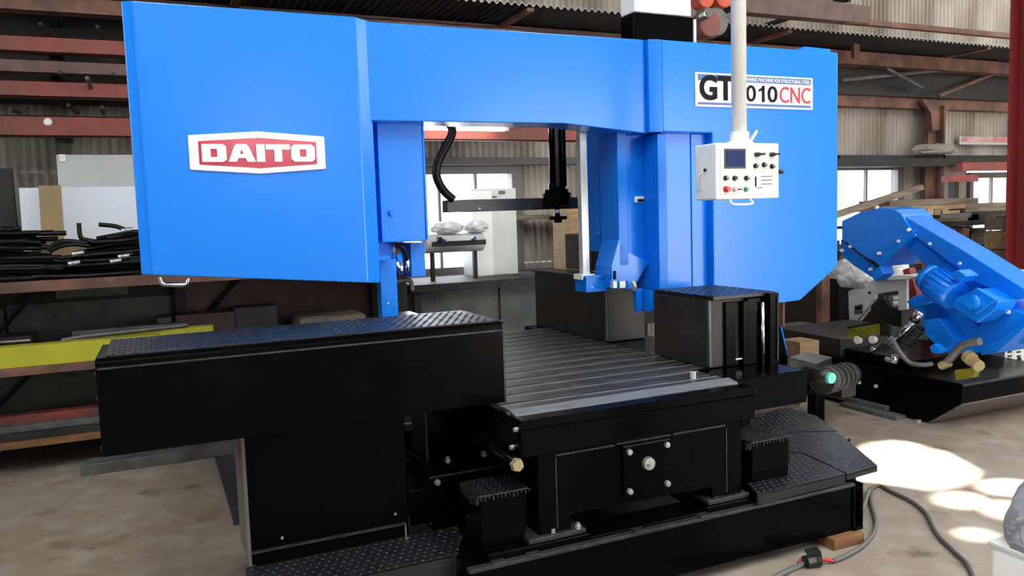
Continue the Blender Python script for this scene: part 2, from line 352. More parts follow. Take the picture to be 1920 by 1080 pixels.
# --- base frame
Y0 = 2.538
base = MB().box(0.95, 2.765, Y0, 2.70, 0.05, 0.262).build('base_beam', BLACK, SAW, bevel=0.004)
BX('beam_lip', BLACKE, 0.94, 2.77, Y0 - 0.012, Y0 + 0.02, 0.256, 0.270, base, 0.002)
fl = MB(); fl.box(2.765, 2.82, Y0 + .03, 2.70, 0.05, 0.262); fl.box(2.765, 2.775, Y0 - .01, Y0 + .03, .05, .262)
fl.box(2.81, 2.822, Y0 - .01, Y0 + .03, .05, .262); fl.box(2.765, 2.822, Y0 - .01, Y0 + .03, .05, .064)
fl.build('end_bracket', BLACK, SAW, bevel=0.002)
place('bolt', boltm, SAW, (2.793, Y0 + .03, 0.225))
for sgn in (1.03, 1.17, 1.62, 1.93, 2.28):
    BX('weld_tab', BLACKE, sgn, sgn + 0.05, Y0 - 0.014, Y0 + 0.02, 0.268, 0.276, SAW, 0.002)
BX('base_side', BLACK, 0.95, 1.15, 2.70, 4.6, 0.05, 0.262, SAW)
BX('base_side', BLACK, 2.55, 2.765, 2.70, 4.6, 0.05, 0.262, SAW)
BX('base_rear_beam', BLACK, 0.95, 2.765, 4.45, 4.6, 0.05, 0.262, SAW)
BX('chip_pan', BLACK, 1.15, 2.55, 2.70, 4.45, 0.10, 0.14, SAW)
BX('chip_tray', BLACK, 1.20, 2.20, 2.56, 2.70, 0.262, 0.278, SAW)
# pads and front legs
BX('foot_plate', BLACK, 1.02, 1.185, 2.555, 2.86, 0.262, 0.30, SAW, 0.006)
for x0, x1 in ((1.19, 1.43), (2.00, 2.21)):
    BX('sole_plate', BLACK, x0 - .015, x1 + .015, 2.555, 2.95, 0.262, 0.296, SAW, 0.004)
    BX('foot_plate', BLACKE, x0, x1, 2.565, 2.90, 0.296, 0.315, SAW, 0.003)
for p in ((1.30, 2.59, .315), (1.40, 2.575, .315), (1.21, 2.72, .315), (2.19, 2.62, .315), (2.06, 2.60, .315)):
    place('bolt', boltup, SAW, p)
lg = MB().box(1.242, 1.316, 2.582, 2.90, 0.315, 0.64).build('leg', BLACK, SAW, bevel=0.003)
lg2 = MB().box(2.106, 2.182, 2.582, 2.90, 0.315, 0.64).build('leg', BLACK, SAW, bevel=0.003)
yk = MB().prism([(1.316, 2.585, .62), (1.316, 2.585, .318), (1.375, 2.585, .318), (1.375, 2.585, .372), (2.032, 2.585, .362), (2.032, 2.585, .318),
                 (2.106, 2.585, .318), (2.106, 2.585, .62)], (0, .03, 0)).build('apron_panel', BLACK, SAW, bevel=0.002)
seam = MB(); seam.box(1.316, 1.57, 2.578, 2.588, .606, .613); seam.box(1.58, 1.83, 2.578, 2.588, .609, .616); seam.box(1.84, 2.10, 2.578, 2.588, .610, .617)
seam.build('weld_bead', BLACKE, SAW)
se = MB(); se.box(1.314, 1.319, 2.58, 2.59, .33, .60); se.box(2.104, 2.108, 2.58, 2.59, .33, .60)
se.build('corner_bead', BLACKE, SAW)
bp = BX('bolted_plate', BLACK, 1.602, 1.818, 2.568, 2.588, 0.405, 0.600, SAW, 0.003)
BX('plate_edge', BLACKE, 1.602, 1.818, 2.567, 2.588, 0.598, 0.602, bp, 0)
for p in ((1.626, 2.568, .578), (1.800, 2.568, .581), (1.626, 2.568, .422), (1.800, 2.568, .424)): place('bolt', boltm, bp, p)
MB().cyl((1.712, 2.57, .520), (1.712, 2.552, .520), .027, .024, 20).cyl((1.712, 2.552, .52), (1.712, 2.545, .52), .017, .015, 6).cyl((1.712, 2.545, .52), (1.712, 2.54, .52), .010, .009, 10).build('adjuster_nut', BOLT, bp, smooth=False)
# --- table
T = MB().box(1.155, 2.215, 2.53, 4.75, 0.635, 0.736).build('table', BLACK, SAW, bevel=0.006)
BX('table_rim', BLACK, 1.155, 2.215, 2.53, 2.60, 0.736, 0.771, T, 0.004)
BX('table_rim', BLACK, 1.155, 1.185, 2.60, 4.75, 0.736, 0.768, T, 0.003)
BX('table_rim', BLACK, 2.22, 2.64, 2.68, 4.75, 0.62, 0.768, T, 0.004)
st = MB().prism([(1.172, 2.607, .771), (1.172, 2.665, .783), (1.172, 2.665, .736), (1.172, 2.607, .736)], (1.035, .02, 0)).build('edge_strip', STEEL, T, bevel=0.002)
y = 2.685
while y < 4.6:
    BX('slot_bar', SLOT, 1.187, 2.30 if y > 2.9 else 2.22, y, y + 0.086, 0.735, 0.770, T, 0.003)
    BX('slot_lip', STEEL, 1.187, 2.30 if y > 2.9 else 2.22, y + 0.084, y + 0.102, 0.735, 0.771, T, 0)
    y += 0.137
MB().cyl((2.10, 2.79, .77), (2.10, 2.79, .80), .013, .013, 12).build('stop_pin', ALU, T)
place('bolt', boltsd, T, (1.155, 2.56, .735)); place('bolt', boltsd, T, (1.155, 2.60, .66))
MB().tube([(1.13, 2.53, .62), (1.13, 3.3, .62)], .022, 10, 0).build('side_pipe', BLACK, SAW, smooth=True)
MB().cyl((1.13, 2.525, .62), (1.13, 2.505, .62), .026, .022, 6).build('pipe_plug', GOLDZ, SAW)
# --- fixed vise jaws on the right of the table
def jaw(y0, y1, x0, x1, z0, z1):
    j = MB().box(x0, x1, y0, y1, z0, z1).build('vise_jaw', JAW, SAW, bevel=0.005)
    BX('jaw_edge', GREYST, x0 - .003, x0 + .008, y0 - .003, y0 + .010, z0 + .01, z1, j, 0.002)
    return j
jaw(3.84, 4.74, 2.30, 2.56, 0.770, 1.125)
jf = jaw(2.93, 3.372, 2.30, 2.60, 0.770, 1.085)
BX('jaw_cap', JAW, 2.285, 2.45, 3.90, 4.75, 1.125, 1.138, SAW, 0.003)
x0, x1, z0, z1 = rect(1109, 438, 1166, 520, 4.4)
tb = MB().prism([(x0, 4.4, 1.13), (x1, 4.4, 1.13), (x1, 4.4, z1), (x0, 4.4, z1)], (0, .35, 0)).build('jaw_riser', JAW, SAW, bevel=0.004)
BX('riser_rim', GREYST, x0 - .005, x1 + .005, 4.39, 4.40, z1 - .012, z1 + .004, tb, 0)
# right hand support column beside the front jaw
cb_ = MB().box(2.38, 2.44, 2.915, 2.935, .77, 1.07).box(2.47, 2.50, 2.90, 2.935, .77, 1.07).box(2.50, 2.60, 2.905, 2.935, .77, 1.08)
cb_.build('jaw_ribs', BLACK, SAW, bevel=0.003)
MB().tube([(2.575, 2.89, .74), (2.575, 2.89, 1.06)], .010, 10, 0).build('guide_rod', CHROME, SAW, smooth=True)
BX('rod_pillar', BLACK, 2.60, 2.655, 2.87, 2.95, .60, 1.10, SAW, 0.003)
BX('pillar_edge', BLACKE, 2.640, 2.645, 2.862, 2.872, .78, 1.08, SAW, 0)
BX('latch_plate', BOLT, 2.43, 2.465, 2.905, 2.915, .80, .806, SAW, 0)
# tread plate over the jaw
tp = BX('jaw_step', TREAD, 2.30, 2.66, 2.90, 3.36, 1.086, 1.104, SAW, 0.002)
def studs(x0, x1, y0, y1, z, step=0.032, r=0.011, h=0.003, inside=None):
    b = MB(); j = 0; y = y0
    while y < y1:
        x = x0 + (step/2 if j % 2 else 0); k = 0
        while x < x1:
            if inside is None or inside(x, y):
                a = math.pi/4 if (j + k) % 2 else -math.pi/4
                c, s_ = math.cos(a), math.sin(a)
                pts = [(x + c*r, y + s_*r, z), (x - s_*r*.45, y + c*r*.45, z), (x - c*r, y - s_*r, z), (x + s_*r*.45, y - c*r*.45, z), (x, y, z + h)]
                b.add(pts, [(0,1,4),(1,2,4),(2,3,4),(3,0,4)])
            x += step; k += 1
        y += step; j += 1
    return b
stuff(studs(2.31, 2.65, 2.91, 3.35, 1.104).build('tread_pattern', TREAD, tp))
# --- moving vise: long black cover with tread plate top
VX0, VX1, VY0, VY1, VZ0, VZ1 = -0.180, 1.210, 2.78, 3.215, 0.782, 1.095
vc = MB().prism([(VX0, VY0, VZ0), (VX0, VY1, VZ0), (VX0, VY1, VZ1 - .012), (VX0 , VY0 + .02, VZ1), (VX0, VY0, VZ1 - .012)], (VX1 - VX0, 0, 0)).build('vise_cover', BLACK, SAW, bevel=0.005)
BX('cover_seam', BLACKE, VX0 + .005, VX1 - .005, VY0 - .004, VY0 + .004, VZ1 - .034, VZ1 - .028, vc, 0)
BX('cover_edge', BLACKE, VX1 - .006, VX1 + .002, VY0 - .002, VY1, VZ1 - .006, VZ1 + .003, vc, 0)
BX('cover_edge', BLACKE, VX1 - .005, VX1 + .002, VY0 - .002, VY0 + .004, VZ0, VZ1, vc, 0)
tt = BX('tread_top', TREAD, VX0 + .03, VX1 - .01, VY0 + .03, VY1 - .005, VZ1 - .002, VZ1 + .005, vc, 0.001)
stuff(studs(VX0 + .05, VX1 - .02, VY0 + .045, VY1 - .015, VZ1 + .005).build('tread_pattern', TREAD, vc))
bsd = mesh_of(MB().cyl((0, 0, 0), (-0.006, 0, 0), 0.008, 0.007, 6), 'bolt', BLACKE)
for zz in (.80, .88, .96, 1.04): place('bolt', bsd, vc, (VX0, 2.83, zz))
# --- hydraulic cabinet below the vise
cab = MB().box(0.256, 0.843, 2.92, 3.20, 0.280, 0.782).build('hydraulic_cabinet', BLACK, SAW, bevel=0.003)
BX('cabinet_plinth', BLACK, 0.268, 0.824, 2.906, 3.20, 0.279, 0.328, cab, 0.002)
BX('plinth_edge', BLACKE, 0.256, 0.829, 2.903, 2.92, 0.327, 0.332, cab, 0)
MB().box(0.246, 0.258, 2.915, 3.205, 0.280, 0.780).build('cabinet_side', mat('floor_reflection_brown', (0.11, 0.095, 0.085, 1), 0.5), cab)  # side coloured brown for the floor reflected in it
place('rivet', rivet, cab, (0.367, 2.92, 0.36)); place('rivet', rivet, cab, (0.791, 2.92, 0.37))
BX('cabinet_trim', CHROME, 0.821, 0.827, 2.900, 2.906, 0.279, 0.326, cab, 0)
# leg with bolted foot standing on its frame
BX('support_column', BLACK, 0.985, 1.235, 3.10, 3.30, 0.495, 0.782, SAW, 0.004)
BX('column_edge', BLACKE, 0.984, 0.990, 3.097, 3.103, 0.50, 0.77, SAW, 0)
fp = BX('column_foot', BLACK, 0.97, 1.29, 3.02, 3.34, 0.470, 0.495, SAW, 0.004)
for p in ((1.06, 3.055, .495), (1.22, 3.055, .495)): place('bolt', boltup, fp, p)
BX('column_frame', BLACK, 0.955, 1.31, 2.98, 3.36, 0.425, 0.470, SAW, 0.004)
BX('frame_edge', BLACKE, 0.955, 1.31, 2.977, 2.983, 0.464, 0.471, SAW, 0)
BX('frame_leg', BLACK, 0.87, 1.13, 2.99, 3.36, 0.280, 0.425, SAW, 0.004)
BX('frame_leg', BLACK, 0.955, 1.15, 2.98, 3.36, 0.262, 0.425, SAW, 0.004)
place('bolt', boltm, SAW, (.945, 3.05, .40)); place('bolt', boltm, SAW, (.985, 2.98, .445))
BX('frame_flap', BLUE2, 0.885, 0.96, 3.02, 3.055, 0.405, 0.413, SAW, 0)

# --- saw head: left wheel cover, beam cover, right wheel cover
def zb(x): return 1.318 - (x + 0.036) * 0.101
xy = [(-0.036, 3.415), (0.004, 3.400), (0.850, 3.400), (0.918, 3.450), (0.918, 3.95), (-0.036, 3.95)]
b = MB(); nn = len(xy)
b.add([(x, y, zb(x)) for x, y in xy] + [(x, y, 2.350) for x, y in xy], [tuple(range(nn)), tuple(range(2*nn-1, nn-1, -1))] + [(i, (i+1) % nn, (i+1) % nn + nn, i+nn) for i in range(nn)])
LC = b.build('wheel_cover', BLUE, SAW, bevel=0.004); LC['label'] = 'blue left wheel cover with the red badge'
BX('cover_seam', BLUE2, 0.0, 0.008, 3.397, 3.402, 1.33, 2.34, LC, 0)
hx = [at(300, 519, Y=3.42), at(302, 527, Y=3.42), at(309, 533, Y=3.42), at(345, 534, Y=3.42), at(352, 529, Y=3.42), at(353, 521, Y=3.42)]
MB().tube(hx, 0.009, 8, 4).build('handle', CHROME, LC, smooth=True)
bc = MB().prism([(0.890, 3.44, 2.345), (2.318, 3.44, 2.350), (2.322, 3.44, 1.888), (1.850, 3.44, 1.930), (0.888, 3.44, 1.926)], (0, .19, 0)).build('beam_cover', BLUE, SAW, bevel=0.004)
front = [(2.392, 2.347), (3.592, 2.345), (3.597, 1.144), (3.305, 0.972), (3.150, 0.968), (2.700, 1.040), (2.700, 1.892), (2.325, 1.900)]
RC = MB().prism([(2.392, 3.40, 2.347), (3.575, 3.40, 2.345), (3.580, 3.40, 1.148), (3.300, 3.40, .972), (3.15, 3.40, .968), (2.70, 3.40, 1.040), (2.70, 3.40, 1.890), (2.392, 3.40, 1.893)], (0, .55, 0)).build('wheel_cover', BLUE, SAW, bevel=0.006)
RC['label'] = 'blue right wheel cover with the model plate'
ch = MB().prism([(2.392, 3.40, 2.347), (2.392, 3.95, 2.347), (2.322, 3.95, 2.347), (2.322, 3.412, 2.347)], (0, 0, -.455)).build('cover_chamfer', BLUE, RC, bevel=0.002)
BX('cover_flange', BLUE2, 3.572, 3.60, 3.43, 3.95, 1.146, 2.345, RC, 0.004)
MB().prism([at(1495, 98, Y=3.55), at(1508, 87, Y=3.55), at(1557, 92, Y=3.55), at(1557, 100, Y=3.55)], (0, .18, 0)).build('top_lug', BLUE, RC, bevel=0.002)
# recessed column panels under the right cover
BX('recess_panel', BLUE, 2.42, 2.71, 3.455, 3.92, 1.075, 1.895, SAW, 0.004)
BX('recess_panel', BLUE, 2.60, 2.705, 3.448, 3.47, 1.055, 1.890, SAW, 0.003)
BX('recess_flange', BLUE2, 2.372, 2.425, 3.42, 3.90, 1.085, 1.885, SAW, 0.003)
x0, x1, z0, z1 = rect(1217, 545, 1226, 584, 3.45)
BX('flange_tail', BLUE2, x0, x1, 3.45, 3.55, z0, 1.09, SAW, 0.002)
# right blade guide arm
x0, x1, z0, z1 = rect(1176, 246, 1215, 492, 3.56)
GA = BX('guide_arm', BLUE, x0, x1, 3.56, 3.80, z0, z1, SAW, 0.004)
xa, xb, _, _ = rect(1159, 246, 1177, 492, 3.52)
BX('guide_arm_flange', BLUE2, xa, xb, 3.52, 3.70, z0 - .01, z1, SAW, 0.003)
BX('maker_label', WHITE, *rect(1190, 368, 1213, 379, 3.555)[:2], 3.553, 3.562, *rect(1190, 368, 1213, 379, 3.555)[2:], GA, 0)
BX('label_print', INK, *rect(1196, 373, 1210, 378, 3.55)[:2], 3.551, 3.554, *rect(1196, 373, 1210, 378, 3.55)[2:], GA, 0)
BX('rivet', BLUE2, *rect(1192, 346, 1198, 350, 3.555)[:2], 3.55, 3.565, *rect(1192, 346, 1198, 350, 3.555)[2:], GA, 0)
MB().prism([at(1160, 448, Y=3.52), at(1176, 470, Y=3.52), at(1216, 492, Y=3.52), at(1190, 538, Y=3.52), at(1184, 543, Y=3.52), at(1148, 541, Y=3.52), at(1146, 500, Y=3.52)], (0, .16, 0)).build('blade_guide', BLUE, SAW, bevel=0.004)
gx = rect(1148, 527, 1155, 540, 3.51); BX('guide_shoe', ALU, gx[0], gx[1], 3.50, 3.53, gx[2], gx[3], SAW, 0.001)
gx = rect(1161, 527, 1172, 540, 3.51); BX('guide_clip', BOLT, gx[0], gx[1], 3.505, 3.525, gx[2], gx[3], SAW, 0.001)
gx = rect(1152, 508, 1156, 524, 3.51); BX('guide_pin', INK, gx[0], gx[1], 3.512, 3.525, gx[2], gx[3], SAW, 0.001)
MB().prism([at(1192, 541, Y=3.5), at(1205, 541, Y=3.5), at(1205, 575, Y=3.5), at(1201, 586, Y=3.5), at(1195, 586, Y=3.5), at(1193, 565, Y=3.5)], (0, .03, 0)).build('coolant_blade', BLUE2, SAW, bevel=0.002)
MB().tube([at(1186, 528, Y=3.49), at(1190, 536, Y=3.48), at(1188, 544, Y=3.49)], .012, 8).build('coolant_nozzle', BOLT, SAW, smooth=True)
# measuring bar, blue rail and bracket in the middle
x0, x1, z0, z1 = rect(1090, 235, 1103, 522, 3.66)
BX('measuring_bar', ALU, x0, x1, 3.66, 3.70, z0, z1 + .02, SAW, 0.002)
x0, x1, z0, z1 = rect(1089, 514, 1114, 524, 3.64); BX('bar_foot', WHITE, x0, x1, 3.63, 3.72, z0, z1, SAW, 0.002)
x0, x1, z0, z1 = rect(1099, 519, 1144, 547, 3.60)
BR = BX('bar_bracket', BLUE, x0, x1, 3.60, 3.72, z0, z1, SAW, 0.003)
BX('bracket_flange', BLUE2, x0 - .008, x1 + .01, 3.592, 3.61, z1 - .004, z1 + .010, BR, 0.001)
for u, v in ((1110, 539), (1134, 540)): place('bolt', rivet, BR, at(u, v, Y=3.6))
x0, x1, z0, z1 = rect(1140, 232, 1168, 470, 3.78); BX('column_face', BLUE2, x0 - .06, x1, 3.78, 3.9, z0, z1 + .03, SAW, 0.003)
x0, x1, z0, z1 = rect(1129, 240, 1136, 440, 3.75); BX('rail_flange', BLUE2, x0 - .02, x1, 3.75, 3.82, z0, z1 + .03, SAW, 0.002)
x0, x1, z0, z1 = rect(1130, 248, 1138, 430, 3.74); MB().box(x0, x1, 3.735, 3.755, z0, z1).build('linear_rail', CHROME, SAW, bevel=0.002)
x0, x1, z0, z1 = rect(1127, 238, 1137, 246, 3.72); BX('rail_cap', WHITE, x0, x1, 3.72, 3.75, z0, z1, SAW, 0.002)
MB().prism([at(1153, 268, Y=3.77), at(1166, 264, Y=3.77), at(1166, 330, Y=3.77), at(1160, 325, Y=3.77), at(1148, 312, Y=3.77), at(1150, 285, Y=3.77)], (0, .006, 0)).build('warning_sticker', YELST, SAW)
MB().prism([at(1157, 303, Y=3.765), at(1164, 309, Y=3.765), at(1158, 313, Y=3.765)], (0, .006, 0)).build('warning_mark', INK, SAW)
# left blade guide box and what hangs below it
x0, x1, z0, z1 = rect(709, 226, 797, 455, 3.52)
GB = MB().prism([at(706, 226, Y=3.52), at(793, 226, Y=3.52), at(799, 452, Y=3.52), at(717, 455, Y=3.52)], (0, .35, 0)).build('guide_box', BLUE, SAW, bevel=0.004)
BX('guide_box_lip', BLUE2, x1 - .006, x1 + .004, 3.515, 3.53, z0 + .01, z1, GB, 0.001)
MB().cyl(at(733, 400, Y=3.52), at(733, 400, Y=3.52) + Vector((0, -.02, 0)), .014, .012, 12).build('box_knob', BLUE2, GB, smooth=True)
x0, x1, z0, z1 = rect(694, 232, 714, 470, 3.62); BX('guide_slide', BLUE2, x0, x1, 3.62, 3.85, z0, z1, SAW, 0.002)
x0, x1, z0, z1 = rect(714, 486, 745, 592, 3.55)
PS = BX('guide_post', BLUE2, x0, x1, 3.55, 3.62, 0.97, z1, SAW, 0.003)
x0, x1, z0, z1 = rect(704, 480, 730, 488, 3.5); BX('post_hook', BLUE2, x0, x1, 3.48, 3.56, z0, z1, SAW, 0.002)
x0, x1, z0, z1 = rect(700, 455, 738, 490, 3.6); BX('post_head', BLUE2, x0 + .02, x1, 3.60, 3.75, z0, z1 + .02, SAW, 0.002)
for u, v in ((728, 569), (716, 444)): place('bolt', rivet, PS, at(u, v, Y=3.548))
x0, x1, z0, z1 = rect(768, 455, 795, 519, 3.6); BX('guide_foot', BLUE2, x0, x1, 3.58, 3.75, z0, z1, SAW, 0.003)
x0, x1, z0, z1 = rect(746, 476, 758, 500, 3.55); MB().cyl(((x0+x1)/2, 3.58, z0), ((x0+x1)/2, 3.58, z1), .018, .018, 10).build('hose_union', BLUE2, SAW, smooth=True)
for u, va, vb in ((745, 490, 507), (752, 497, 516), (764, 486, 512)):
    MB().cyl(at(u, va, Y=3.57), at(u, vb, Y=3.57), .012, .010, 8).build('hose_fitting', CHROME, SAW, smooth=True)
MB().tube([at(742, 458, Y=3.56), at(757, 466, Y=3.55), at(764, 490, Y=3.57)], .010, 8).build('guide_hose', RUBBER, SAW, smooth=True)
MB().tube([at(738, 455, Y=3.60), at(748, 470, Y=3.58), at(752, 500, Y=3.57)], .010, 8).build('guide_hose', HOSEG, SAW, smooth=True)
MB().tube([at(742, 528, Y=3.7), at(760, 525, Y=3.7), at(770, 528, Y=3.7), at(773, 545, Y=3.7)], .012, 8).build('guide_hose', GREYST, SAW, smooth=True)
BX('guide_base', BLACK, *rect(742, 560, 800, 592, 3.72)[:2], 3.72, 4.0, .95, 1.02, SAW, 0.003)
# overhead clamp: crossbar, cylinder, hose
x0, x1, z0, z1 = rect(838, 372, 1125, 394, 4.15)
cbm = MB().box(x0, x1, 4.15, 4.23, z0, z1).build('clamp_crossbar', mat('blue_black_bar', (0.045, 0.052, 0.064, 1), 0.35), SAW, bevel=0.004)
place('rivet', rivet, cbm, at(899, 391, Y=4.15))
p0, p1 = at(1041, 236, Y=4.10), at(1042, 350, Y=4.10); p1.x = p0.x
CY_ = MB().cyl((p0.x, 4.10, p0.z + .25), (p0.x, 4.10, p1.z), .040, .040, 20).build('clamp_cylinder', BLACK, SAW, smooth=True)
MB().cyl((p0.x - .022, 4.045, p0.z + .2), (p0.x - .022, 4.045, p1.z), .010, .010, 8).build('tie_rod', GREYST, CY_, smooth=True)
MB().cyl((p0.x + .03, 4.055, p0.z + .2), (p0.x + .03, 4.055, p1.z), .010, .010, 8).build('tie_rod', BLACK, CY_, smooth=True)
zf = at(1041, 362, Y=4.10).z; zg = at(1041, 344, Y=4.10).z
MB().cyl((p0.x, 4.10, zf), (p0.x, 4.10, zg), .052, .052, 8).build('cylinder_gland', BLACK, CY_)
zh = at(1041, 385, Y=4.08).z
FLG = MB().cyl((p0.x, 4.10, zh), (p0.x, 4.10, zf), .082, .082, 24).cyl((p0.x, 4.10, zf), (p0.x, 4.10, zf + .012), .07, .07, 24).build('cylinder_flange', BLACK, CY_)
for a in range(6):
    place('bolt', mesh_of(MB().cyl((0, 0, 0), (0, 0, .02), .010, .010, 6), 'bolt', BLACK), FLG, (p0.x + .066*math.cos(a*1.047), 4.10 + .066*math.sin(a*1.047), zf))
z1_, z2_ = at(1041, 395, Y=4.1).z, at(1041, 408, Y=4.1).z
MB().cyl((p0.x, 4.10, z2_), (p0.x, 4.10, zh), .016, .016, 12).build('piston_rod', CHROME, CY_, smooth=True)
MB().cyl((p0.x, 4.10, z2_ - .012), (p0.x, 4.10, z2_ + .008), .055, .055, 16).cyl((p0.x, 4.10, z2_ - .03), (p0.x, 4.10, z2_ - .012), .025, .025, 8).build('clamp_foot', BLACK, CY_)
hp = [at(u, v, Y=4.12) for u, v in ((832, 222), (846, 238), (847, 252), (836, 275), (823, 300), (818, 325), (824, 345), (836, 362), (850, 374))]
MB().tube(hp, .024, 10, 5).build('clamp_hose', RUBBER, SAW, smooth=True)
# boxes on top of the beam
TB = MB().box(at(1188, 50, Y=3.49).x, at(1303, 50, Y=3.49).x, 3.49, 3.61, 2.34, at(1245, 28, Y=3.49).z).build('top_box', BLACK, SAW, bevel=0.004)
x1 = at(1304, 50, Y=3.48).x; BX('top_box_edge', WHITE, x1 - .008, x1 + .005, 3.48, 3.50, 2.35, at(1300, 36, Y=3.48).z, TB, 0.001)
zt = at(1245, 26, Y=3.48).z
WB = MB().box(at(1190, 20, Y=3.48).x, at(1296, 20, Y=3.48).x, 3.48, 3.61, zt, zt + .35).build('top_cabinet', WHITE, SAW, bevel=0.006)
# --- red badge with raised letters
PB = lambda u, v, Y=3.398: at(u, v, Y=Y)
def inset(pts, s):
    c = sum(pts, Vector()) / len(pts); return [c + (q - c) * s for q in pts]
xl, xr = at(354, 290, Y=3.4).x, at(609, 290, Y=3.4).x
zc = at(482, 287, Y=3.4).z
hex_ = [(xl, .068), ((xl+xr)/2, .086), (xr, .068), (xr, -.066), ((xl+xr)/2, -.084), (xl, -.066)]
bd = MB().prism([(x, 3.399, zc + z) for x, z in hex_], (0, -.008, 0)).build('badge', BADGEW, SAW, bevel=0.003)
w_ = xr - xl
hx2 = [(xl + .036, .045), ((xl+xr)/2, .060), (xr - .036, .045), (xr - .036, -.046), ((xl+xr)/2, -.061), (xl + .036, -.046)]
MB().prism([(x, 3.3915, zc + z) for x, z in hx2], (0, -.002, 0)).build('badge_field', BADGE, bd)
def poly_letter(ch, a, b, z0, z1):
    h = z1 - z0; w2 = b - a; out = []
    s = w2 * 0.34; t = h * 0.27
    def q(*pts): return [(a + x * w2, z0 + z * h) for x, z in pts]
    if ch == 'D': return [q((0,0),(.85,0),(1,.12),(1,.88),(.85,1),(0,1)), q((.36,.27),(.36,.73),(.62,.73),(.62,.27))]
    if ch == 'O': return [q((.14,0),(.86,0),(1,.16),(1,.84),(.86,1),(.14,1),(0,.84),(0,.16)), q((.36,.28),(.36,.72),(.64,.72),(.64,.28))]
    if ch == 'I': return [q((0,0),(1,0),(1,1),(0,1))]
    if ch == 'T': return [q((.34,0),(.66,0),(.66,.70),(1,.70),(1,1),(0,1),(0,.70),(.34,.70))]
    if ch == 'A': return [q((0,0),(.30,0),(.37,.22),(.63,.22),(.70,0),(1,0),(.76,.9),(.68,1),(.32,1),(.24,.9)), q((.43,.45),(.5,.72),(.57,.45))]
ux = lambda u: at(u, 290, Y=3.4).x
for chx, a, b2 in (('D', 378, 424), ('A', 427, 478), ('I', 480, 496), ('T', 498, 543), ('O', 545, 589)):
    lp = poly_letter(chx, ux(a), ux(b2), zc - .036, zc + .034)
    L3 = [[Vector((x, z, 0)) for x, z in l] for l in lp]
    tri = geometry.tessellate_polygon(L3); fl_ = [q for l in lp for q in l]; m_ = MB(); y_ = 3.3835
    nb = len(fl_); m_.v = [(x, y_, z) for x, z in fl_] + [(x, 3.390, z) for x, z in fl_]; m_.f = [tuple(t) for t in tri]; k = 0
    for l in lp:
        for i in range(len(l)): i2 = (i + 1) % len(l); m_.f.append((k + i, k + i2, k + i2 + nb, k + i + nb))
        k += len(l)
    m_.build('badge_letter', BADGEW, bd)
# --- model plate
cuv = lambda u, v: at(u, v, Y=3.398)
px0, px1 = cuv(1303, 168).x, cuv(1523, 175).x; pzt = (cuv(1303, 135).z + cuv(1523, 147).z) / 2; pzb = (cuv(1303, 199).z + cuv(1523, 207).z) / 2
mpz = lambda f: pzb + (pzt - pzb) * f; mpx = lambda f: px0 + (px1 - px0) * f
MP = BX('model_plate', BADGEW, px0, px1, 3.394, 3.400, pzb, pzt, SAW, 0.002)
BX('plate_band', PLATEB, mpx(.02), mpx(.98), 3.392, 3.395, mpz(.77), mpz(.95), MP, 0)
BX('plate_band', PLATEB, mpx(.02), mpx(.98), 3.392, 3.395, mpz(.06), mpz(.13), MP, 0)
letters('plate_small_text', 'BAND SAWING MACHINE FOR STRUCTURAL STEEL', BADGEW, MP, mpx(.31), mpx(.97), mpz(.80), mpz(.91), 3.392, .001, .012)
letters('plate_letters', 'GT', INK, MP, mpx(.03), mpx(.305), mpz(.19), mpz(.93), 3.3905, .002, .03)
for ch_, fa, fb in (('7', .318, .398), ('0', .410, .494), ('0', .594, .680)): letters('plate_number', ch_, INK, MP, mpx(fa), mpx(fb), mpz(.19), mpz(.69), 3.392, .0015, .012)
MB().prism([(mpx(fx), 3.392, mpz(fz)) for fx, fz in ((.546, .19), (.568, .19), (.568, .69), (.550, .69), (.540, .62), (.518, .565), (.518, .505), (.546, .545))], (0, -.0015, 0)).build('plate_number', INK, MP)
letters('plate_series', 'CNC', REDINK, MP, mpx(.70), mpx(.975), mpz(.19), mpz(.69), 3.392, .0015, .004)

# ================================================================== hanging control pendant
PY = 2.86
PEN = thing('control_pendant', 'white control pendant box with screen and knobs hanging from a white pole', 'control panel', at(1400, 375, Y=PY))
xa, xb, z0, z1 = rect(1343, 268, 1461, 373, PY); D = .15
bxp = MB().prism([(xa, PY, z0), (xb, PY, z0), (xb, PY, z1), (xa, PY, z1)], (0, D, 0)).build('pendant_box', WHITE, PEN, bevel=0.008)
PF = rect(1350, 273, 1456, 365, PY)
pf = BX('face_plate', CREAM, PF[0], PF[1], PY - .003, PY + .002, PF[2], PF[3], PEN, 0.001)
q = rect(1357, 279, 1397, 316, PY); BX('screen_bezel', KNOB, q[0], q[1], PY - .006, PY, q[2], q[3], PEN, 0.001)
q = rect(1360, 282, 1394, 313, PY); BX('screen', SCREEN, q[0], q[1], PY - .008, PY - .005, q[2], q[3], PEN, 0)
def knob(u, v, r, m, h=.016, name='knob', tick=True):
    c = at(u, v, Y=PY - .003)
    k = MB().cyl(c, c + Vector((0, -.006, 0)), r*1.15, r*1.1, 18).cyl(c + Vector((0, -.006, 0)), c + Vector((0, -h, 0)), r*.95, r*.8, 18).build(name, m, PEN, smooth=True)
    if tick: MB().box(c.x - .0015, c.x + .0015, c.y - h - .001, c.y - h + .001, c.z, c.z + r*.7).build('pointer', WHITE, k)
for u, v in ((1416, 311), (1432, 309), (1447, 312)): knob(u, v, .010, KNOB)
for u, v in ((1360, 334), (1377, 334), (1399, 334)): knob(u, v, .010, KNOB, tick=(u != 1377))
knob(1361, 355, .013, REDB, .024, 'emergency_stop', False); knob(1377, 355, .010, PINKB, .012, 'push_button', False); knob(1398, 355, .010, GREENB, .012, 'push_button', False)
